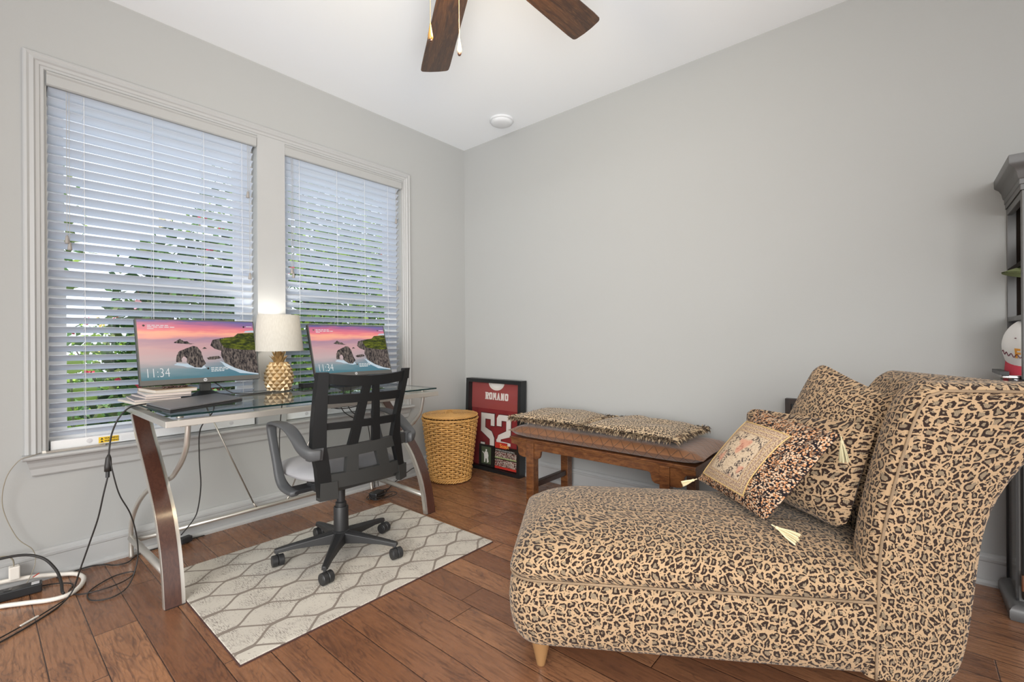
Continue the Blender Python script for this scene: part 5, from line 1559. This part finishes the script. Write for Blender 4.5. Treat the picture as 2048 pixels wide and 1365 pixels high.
obj('back_cover', bk_, 'pillow_back_brown', per, smooth=True)
def tassel(p, d, L, mat, seed, r=.014):
    rnd = random.Random(seed); p = Vector(p); d = Vector(d).normalized(); mb = MB(); a = d.orthogonal().normalized(); b = d.cross(a)
    mb.tube([p, p + d * .012], .002, 5)
    mb.lathe([(0, 0), (.0045, .003), (.0055, .008), (.004, .013)], p + d * .010, 8, M=Matrix((a, b, d)).transposed())
    for k in range(46):
        th = 2 * PI * rnd.random(); rr = r * math.sqrt(rnd.random()); o_ = a * math.cos(th) + b * math.sin(th)
        mb.tube([p + d * .020 + o_ * .003, p + d * (.02 + L * .5) + o_ * (rr * .75), p + d * (.02 + L * rnd.uniform(.9, 1.0)) + o_ * rr], .0012, 4, cap=False)
    return mb
nearc = S(0, 0, 1); rightc = S(1, 0, 1); leftc = S(0, 1, 1)
dn = (-A_ * -.25 + Wd_ * -.55); 
t1 = tassel(CH(.812, .150, .466), (CH(.865, .105, .443) - CH(.812, .150, .466)), .062, 'c', 1, .020)
t2 = tassel(rightc + Vector((0, 0, -.006)), (.1, -.05, -1), .058, 'c', 2)
t3 = tassel(leftc, (CH(.62, .585, .452) - leftc), .045, 'c', 3, .012)
obj('tassel', t1, 'tassel_cream', per); obj('tassel', t2, 'tassel_olive', per); obj('tassel', t3, 'tassel_cream', per)

# ================================================================ CABINET
cb_ = thing('bookcase_hutch', (3.70, -.2, 0), 'tall black bookcase hutch with crown at the right edge', 'bookcase')
cx0, cx1 = 3.298, 4.25; fy_ = -.345
def crown(mb, x0, x1, y0, z0, prof):
    # prof (out, z) swept around left side and front
    rows = []
    for (o_, z_) in prof: rows.append([(x0 - o_, 0, z_), (x0 - o_, y0 - o_, z_), (x1 + o_, y0 - o_, z_), (x1 + o_, 0, z_)])
    vs = [p for r_ in rows for p in r_]; fs = []
    for i in range(len(rows) - 1):
        for k in range(3): fs.append((i * 4 + k, i * 4 + k + 1, i * 4 + 5 + k, i * 4 + 4 + k))
    fs.append((0, 1, 2, 3)); fs.append(tuple(len(rows) * 4 - 4 + k for k in range(4)))
    mb.add(vs, fs)
cr2 = MB(); crown(cr2, cx0, cx1, fy_, 0, [(0, 1.603), (.003, 1.6025), (.003, 1.622), (.006, 1.624), (.006, 1.642), (.010, 1.646), (.014, 1.668), (.022, 1.684), (.034, 1.694), (.036, 1.700), (.036, 1.728)])
obj('crown', cr2, 'crown_grey', cb_, smooth='auto')
fr_ = MB(); zb0 = .906
fr_.box(cx0, cx0 + .028, -.012, -.0005, zb0, 1.602); fr_.box(cx0, cx0 + .028, fy_, fy_ + .028, zb0, 1.602)
fr_.box(cx0 + .0005, cx0 + .02, fy_ + .02, -.010, 1.575, 1.6015)
fr_.box(cx0 + .001, cx1 - .001, fy_ + .001, fy_ + .027, 1.576, 1.601); fr_.box(cx1 - .03, cx1, fy_, -.0005, zb0, 1.602)
obj('hutch_frame', fr_, 'crown_grey', cb_, bevel=.002)
obj('hutch_back', MB().box(cx0 + .028, cx1 - .03, -.012, -.001, zb0, 1.602), 'cabinet_inside', cb_)
for z_ in (1.128, 1.33):
    obj('shelf', MB().box(cx0 + .002, cx1 - .03, fy_ + .03 if z_ > 1.2 else fy_ + .028, -.013, z_, z_ + .018), 'crown_grey' if z_ < 1.2 else 'cabinet_inside', cb_)
obj('hutch_top', MB().box(cx0 + .01, cx1 - .01, fy_ + .01, -.001, 1.602, 1.61), 'cabinet_inside', cb_)
obj('counter', MB().box(cx0 - .02, cx1 + .02, fy_ - .04, -.0005, .885, .905), 'cabinet_black', cb_, bevel=.003)
bxw = .003
fyb = -.265
bd = MB(); bd.box(cx0 - .002, cx1, fyb, -.035, .06, .885); obj('base_body', bd, 'cabinet_side', cb_)
sf = MB(); sf.box(cx0 - .010, cx0 - .002, -.045, -.035, .06, .885); sf.box(cx0 - .010, cx0 - .002, fyb, fyb + .014, .06, .885)
obj('side_frame', sf, 'cabinet_black', cb_)
dr = obj('door', MB().box(cx0 + .004, cx1, fyb - .020, fyb - .001, .075, .87), 'cabinet_black', cb_, bevel=.003)
hg = MB().box(cx0 + .006, cx0 + .022, fyb - .028, fyb - .020, .115, .165); hg.tube([(cx0 + .005, fyb - .025, .11), (cx0 + .005, fyb - .025, .17)], .004, 8)
obj('hinge', hg, 'brass_pink', dr)
pn_ = MB(); crown(pn_, cx0, cx1, fyb - .02, 0, [(.002, .0005), (.030, .0005), (.034, .010), (.034, .036), (.026, .050), (.012, .058), (.004, .062)])
pn_.v = [(x, min(y, -.036), z) for x, y, z in pn_.v]
obj('plinth', pn_, 'crown_grey', cb_, smooth='auto')

def cap_mesh(c, r, h, rot, seg=40):
    mb = MB(); n = 12
    Mr = rot
    rows = []
    for i in range(n + 1):
        a = PI / 2 * i / n
        rows.append((r * math.cos(a), h * math.sin(a)))
    rows = [(r * .99, -.03)] + rows
    mb.lathe(rows, c, seg, M=Mr); mb.f = [f for f in mb.f if len(f) == 4]; mb.uv = mb.uv[:len(mb.f)]; mb.mi = mb.mi[:len(mb.f)]
    return mb
def cap(name, c, rot, crown_m, brim_m, label, r=.095, h=.11, deco=False, droop=.02):
    t = thing(name, c, label, 'cap')
    C0 = Vector(c)
    obj('crown', cap_mesh(c, r, h, rot), crown_m, t, smooth=True)
    mb = MB()
    def B(u, v):
        a = -1.05 + 2.10 * u; rr = r * .98 + v * .075 * math.cos(a * .75)
        x = rr * math.cos(a); y = (r * .98 + v * .02) * math.sin(a); z = -.028 - droop * v - .030 * (math.sin(a) ** 2) * v
        return C0 + rot @ Vector((x, y, z))
    mb.grid(B, 16, 6); mb.grid(lambda u, v: Vector(B(u, v)) - rot @ Vector((0, 0, .004)), 16, 6, flip=True)
    obj('brim', mb, brim_m, t, smooth=True, fixn=False)
    obj('button', MB().lathe([(0, .006), (.006, .004), (.007, 0)], C0 + rot @ Vector((0, 0, h)), 10, M=rot), brim_m, t)
    if deco:
        tm = MB()
        def on(u, v, k=1.012):
            el = .25 + v; az = u; 
            return C0 + rot @ Vector((r * k * math.cos(el) * math.cos(az), r * k * math.cos(el) * math.sin(az), h * k * math.sin(el)))
        text_mb('F S', .10, lambda u, v: on(-.35 + u * 4.5, v * 4.2 - .18), 0, tm, .004)
        obj('orange_letters', tm, 'embroid_orange', t, fixn=False)
        t3 = MB(); P = smoothpts([on(-.95 + k * .07, -.12 + .07 * math.sin(k * 2.1)) for k in range(26)], 3); t3.tube(P, .0012, 5)
        obj('eyelet', MB().lathe([(0, -.002), (.004, 0), (0, .002)], on(-.35, .45), 8), 'embroid_maroon', t)
        obj('maroon_script', t3, 'embroid_maroon', t)
    return t
rotw = Matrix.Rotation(math.radians(-118), 3, 'Z') @ Matrix.Rotation(math.radians(28), 3, 'Y')
cap('baseball_cap', (3.362, -.175, 1.020), rotw, 'cap_white', 'cap_red', 'white baseball cap with red brim and orange letters on the lower hutch shelf', .098, .125, True, .075)
rotg = Matrix.Rotation(math.radians(185), 3, 'Z') @ Matrix.Rotation(math.radians(4), 3, 'Y')
cap('baseball_cap', (3.42, -.19, 1.378), rotg, 'cap_tan', 'cap_green', 'tan cap with olive green brim on the upper hutch shelf', .090, .11)
tr2 = thing('display_tray', (3.36, -.19, .905), 'dark glossy tray under the white cap in the hutch', 'tray')
obj('tray', MB().prism([(-.12, -.10), (.20, -.10), (.20, .10), (-.12, .10)], lambda u, v, t: (3.37 + u, -.19 + v, t), .9055, .918), 'chrome', tr2, bevel=.003)
obj('tray_rim', MB().prism([(-.125, -.105), (-.10, -.105), (-.10, .105), (-.125, .105)], lambda u, v, t: (3.37 + u, -.19 + v, t), .918, .932), 'frame_black', tr2)

# ================================================================ CEILING FAN
HX, HY, HZ = 1.885, -1.772, 2.42
cf = thing('ceiling_fan', (HX, HY, CZ), 'dark wood ceiling fan with pull chains, partly cut by top of photo', 'ceiling fan')
obj('canopy', MB().lathe([(.02, 0), (.065, 0), (.065, -.02), (.03, -.06), (.012, -.065)], (HX, HY, CZ - .001), 24), 'fan_metal', cf, smooth='auto')
obj('downrod', MB().tube([(HX, HY, CZ - .06), (HX, HY, HZ + .10)], .012, 12), 'fan_metal', cf)
obj('motor', MB().lathe([(0, .11), (.06, .105), (.115, .08), (.13, .04), (.125, .0), (.09, -.03), (.05, -.04), (0, -.04)], (HX, HY, HZ), 32), 'fan_metal', cf, smooth='auto')
lk = obj('light_kit', MB().lathe([(.05, -.035), (.075, -.05), (.08, -.075), (.05, -.09), (0, -.09)], (HX, HY, HZ), 28), 'fan_metal', cf, smooth='auto')
obj('glass_bowl', MB().lathe([(.125, -.075), (.130, -.085), (.118, -.108), (.085, -.125), (.04, -.134), (0, -.136)], (HX, HY, HZ), 32), 'fan_bulb', lk, smooth=True)
for k in range(5):
    a = math.radians([147.8, 87.1, 19, -53, -125][k] if False else [147.8, 87.1, 15.5, -56.5, -128.5][k])
    d = Vector((math.cos(a), math.sin(a), 0)); s_ = Vector((-d.y, d.x, 0)); up = (Vector((0, 0, 1)) + s_ * .20).normalized(); s2 = up.cross(d).normalized()
    L0, L1 = .20, [.80, .70, .72, .72, .72][k]
    L1 = .735 if k > 1 else (.835 if k == 0 else .685)
    out = [(L0, -.050), (L0 + .12, -.064), (L1 - .05, -.072)] + [(L1 - .02 + .02 * math.sin(q * PI / 8), -.054 - .018 * math.cos(q * PI / 8)) for q in range(1, 5)] + [(L1 + .004, -.02), (L1 + .004, .02)] + [(L1 - .02 + .02 * math.cos(q * PI / 8), .054 + .018 * math.sin(q * PI / 8)) for q in range(0, 4)] + [(L1 - .05, .072), (L0 + .12, .064), (L0, .050)]
    bl = MB().prism(out, lambda u, v, t: Vector((HX, HY, HZ)) + d * u + s2 * v + up * t, -.003, .003, 0, True)
    B_ = obj('blade', bl, 'blade_wood', cf, bevel=.0015)
    obj('blade_iron', MB().prism([(.10, -.018), (.24, -.040), (.27, 0), (.24, .040), (.10, .018)], lambda u, v, t: Vector((HX, HY, HZ)) + d * u + s2 * v + up * t, -.010, -.0035), 'fan_metal', B_)
for (cx_, cy_, zb_, pm, lab) in ((1.767, -1.841, 2.08, 'pendant_wood', 'amber wooden pendant'), (1.785, -1.726, 2.08, 'pendant_cream', 'cream pendant')):
    P = [(cx_, cy_, zb_ + .03), (cx_, cy_, HZ - .05), (HX - .07 * .9, HY, HZ - .045)]
    mb = MB(); z = zb_ + .045
    while z < HZ - .05:
        mb.lathe([(0, -.0014), (.0013, -.0007), (.0013, .0007), (0, .0014)], (cx_, cy_, z), 5); z += .0034
    mb.tube(P[1:], .001, 4); mb.tube([(cx_, cy_, zb_ + .03), (cx_, cy_, HZ - .05)], .0003, 4)
    c_ = obj('pull_chain', mb, 'chain_brass', cf)
    q = obj('pendant', MB().lathe([(0, .034), (.002, .031), (.005, .012), (.0088, -.008), (.0092, -.015), (.007, -.024)], (cx_, cy_, zb_ + .015), 14), pm, c_, smooth=True); q['label'] = lab
    obj('pendant_tip', MB().lathe([(.007, -.024), (.004, -.030), (0, -.031)], (cx_, cy_, zb_ + .015), 12), 'pendant_tip', q, smooth=True)
fl = bpy.data.lights.new('fan_light', 'POINT'); fl.energy = 22; fl.color = (1, .78, .50); fl.shadow_soft_size = .12
fo = bpy.data.objects.new('fan_light', fl); COL.objects.link(fo); fo.location = (HX, HY, HZ - .22); fo.parent = cf; fo.matrix_parent_inverse = RM(cf).inverted()

# ================================================================ OUTSIDE
GZ = -.35
mb = MB().box(-26, -WT - .02, -22, 14, GZ - .1, GZ); o = tag(obj('lawn', mb, 'grass'), 'green lawn outside the windows', 'lawn'); o['kind'] = 'structure'
def shrub(name, c, r, h, n, mats, label, flowers=None, seed=1, cat='shrub', leaf=.06, trunk=True, z0=None):
    rnd = random.Random(seed); r_ = thing(name, (c[0], c[1], GZ), label, cat, 'plants outside the windows')
    mb = MB(); zb = GZ if z0 is None else z0
    for _ in range(n):
        th = rnd.uniform(0, 2 * PI); v = rnd.uniform(-1, 1); rr = rnd.uniform(.55, 1) ; sx = math.sqrt(1 - v * v)
        bump_ = 1 + .25 * noise.noise(Vector((math.cos(th) * 2, math.sin(th) * 2, v * 2 + seed)))
        p = Vector((c[0] + r * rr * bump_ * sx * math.cos(th), c[1] + r * rr * bump_ * sx * math.sin(th), zb + h * .5 + h * .5 * v * rr * bump_))
        d = Vector((rnd.uniform(-1, 1), rnd.uniform(-1, 1), rnd.uniform(-.6, .8))).normalized(); s = d.orthogonal().normalized(); s.rotate(Matrix.Rotation(rnd.uniform(0, 6), 3, d))
        L = leaf * rnd.uniform(.6, 1.3); w = L * .32
        mb.add([p, p + d * L * .5 + s * w, p + d * L, p + d * L * .5 - s * w], [(0, 1, 2, 3)], None, rnd.choices(range(len(mats)), [3, 2, 1.2][:len(mats)])[0])
    obj('foliage', mb, mats, r_, fixn=False)['kind'] = 'stuff'
    tk = MB(); tk.tube([(c[0], c[1], GZ), (c[0], c[1], zb + h * .6)], [.03, .015], 7)
    for k in range(4):
        a = rnd.uniform(0, 6.28); tk.tube([(c[0], c[1], GZ + .1 + .1 * k), (c[0] + r * .6 * math.cos(a), c[1] + r * .6 * math.sin(a), zb + h * (.5 + .1 * k))], [.014, .005], 5)
    obj('stems', tk, 'bark', r_)
    if flowers:
        for (fm_, cnt) in flowers:
            fb = MB()
            for _ in range(cnt):
                th = rnd.uniform(-1.6, 1.6); v = rnd.uniform(-.5, .95); sx = math.sqrt(1 - v * v)
                p = Vector((c[0] + r * 1.03 * sx * math.cos(th), c[1] + r * 1.03 * sx * math.sin(th), zb + h * .5 + h * .52 * v))
                for k in range(6):
                    d = Vector((rnd.uniform(-1, 1), rnd.uniform(-1, 1), rnd.uniform(-1, 1))).normalized(); s = d.orthogonal().normalized()
                    fb.add([p, p + d * .03 + s * .014, p + d * .045, p + d * .03 - s * .014], [(0, 1, 2, 3)])
            obj('blossoms', fb, fm_, r_, fixn=False)['kind'] = 'stuff'
shrub('flowering_shrub', (-1.35, -1.72, 0), .58, 2.4, 5200, ['leaf_green', 'leaf_dark', 'leaf_olive'], 'tall green shrub with red flowers seen through right part of left window', [('petal_red', 16), ('petal_pink', 10)], 3, leaf=.075)
shrub('flowering_shrub', (-1.30, -.48, 0), .62, 2.6, 5600, ['leaf_green', 'leaf_lime', 'leaf_dark'], 'dense green shrub seen through the right window', [('petal_red', 3)], 5, leaf=.07)
shrub('low_shrub', (-.85, -2.42, 0), .38, .95, 2600, ['leaf_dark', 'leaf_olive', 'leaf_lime'], 'low dark shrub under the left window', [('petal_yellow', 6)], 7, leaf=.08)
shrub('low_shrub', (-2.3, -3.0, 0), .60, 1.25, 2200, ['leaf_olive', 'leaf_lime', 'leaf_green'], 'pink and yellow flowering low shrub beyond the left window', [('petal_pink', 60), ('petal_yellow', 30)], 8, leaf=.08)
shrub('low_shrub', (-3.3, -1.75, 0), .8, 1.7, 2600, ['leaf_green', 'leaf_lime', 'leaf_olive'], 'bushy shrub behind the tall one outside left window', [('petal_yellow', 25), ('petal_red', 20)], 9, leaf=.09)
shrub('garden_tree', (-3.6, .3, 0), 1.5, 3.6, 5200, ['leaf_green', 'leaf_lime', 'leaf_dark'], 'leafy tree filling the right window background', None, 10, 'tree', leaf=.12, z0=.2)
shrub('garden_tree', (-7.5, -3.2, 0), 1.6, 3.2, 3000, ['leaf_olive', 'leaf_green', 'leaf_lime'], 'distant leafy tree beyond the left window', None, 12, 'tree', leaf=.18, z0=1.2)
shrub('low_shrub', (-.72, -1.12, 0), .30, .95, 2200, ['leaf_dark', 'leaf_green', 'leaf_olive'], 'low dark green shrub under the right window', None, 15, leaf=.07)
lf = thing('broad_leaf_plant', (-.55, -2.47, GZ), 'bright lime broad leaves low outside the left window', 'plant', 'plants outside the windows')
for (y, z) in ((-2.50, .90), (-2.44, .74), (-2.53, .69)):
    mb = MB(); pts = [(.0, 0)] + [(.055 * math.sin(t) * (1 + .2 * math.sin(3 * t)), .10 * (1 - math.cos(t)) / 2) for t in [k * PI / 8 for k in range(1, 16)]]
    mb.prism([(y + a * 1.0, z + b) for a, b in pts], lambda u, v, t: (-.42 + t - .3 * (v - z), u, v), 0, .002)
    obj('leaf', mb, 'leaf_lime', lf)
obj('stalk', MB().tube([(-.44, -2.48, GZ), (-.44, -2.48, .3), (-.42, -2.50, .9)], .006, 6), 'leaf_olive', lf)
hs_ = thing('neighbour_house', (-16, -3, GZ), 'pale neighbouring house far outside the left window', 'house')
obj('wall', MB().box(-18, -14, -9.5, -3.5, GZ, 2.6), 'house_white', hs_)
obj('roof', MB().prism([(-9.9, 2.6), (-3.1, 2.6), (-5.0, 4.0), (-8.0, 4.0)], lambda u, v, t: (t, u, v), -18.4, -13.6), 'road', hs_)
for yy in (-8.6, -6.6, -4.9): obj('window', MB().box(-13.99, -13.95, yy, yy + .9, .6, 1.8), 'house_blue', hs_)
cr3 = thing('parked_car', (-9.5, -5.2, GZ), 'blue car parked beyond the lawn at left', 'car')
obj('body', MB().prism([(-7.0, GZ + .25), (-4.0, GZ + .25), (-4.0, GZ + .8), (-4.8, GZ + .9), (-5.2, GZ + 1.35), (-6.2, GZ + 1.35), (-6.7, GZ + .9), (-7.0, GZ + .8)], lambda u, v, t: (t, u, v), -10.3, -8.7), 'house_blue', cr3, bevel=.05)
for yy in (-6.3, -4.7): obj('wheel', MB().lathe([(0, -.1), (.3, -.1), (.3, .1), (0, .1)], (-8.75, yy, GZ + .3), 18, M=Matrix.Rotation(PI / 2, 3, 'Y')), 'black_plastic', cr3)
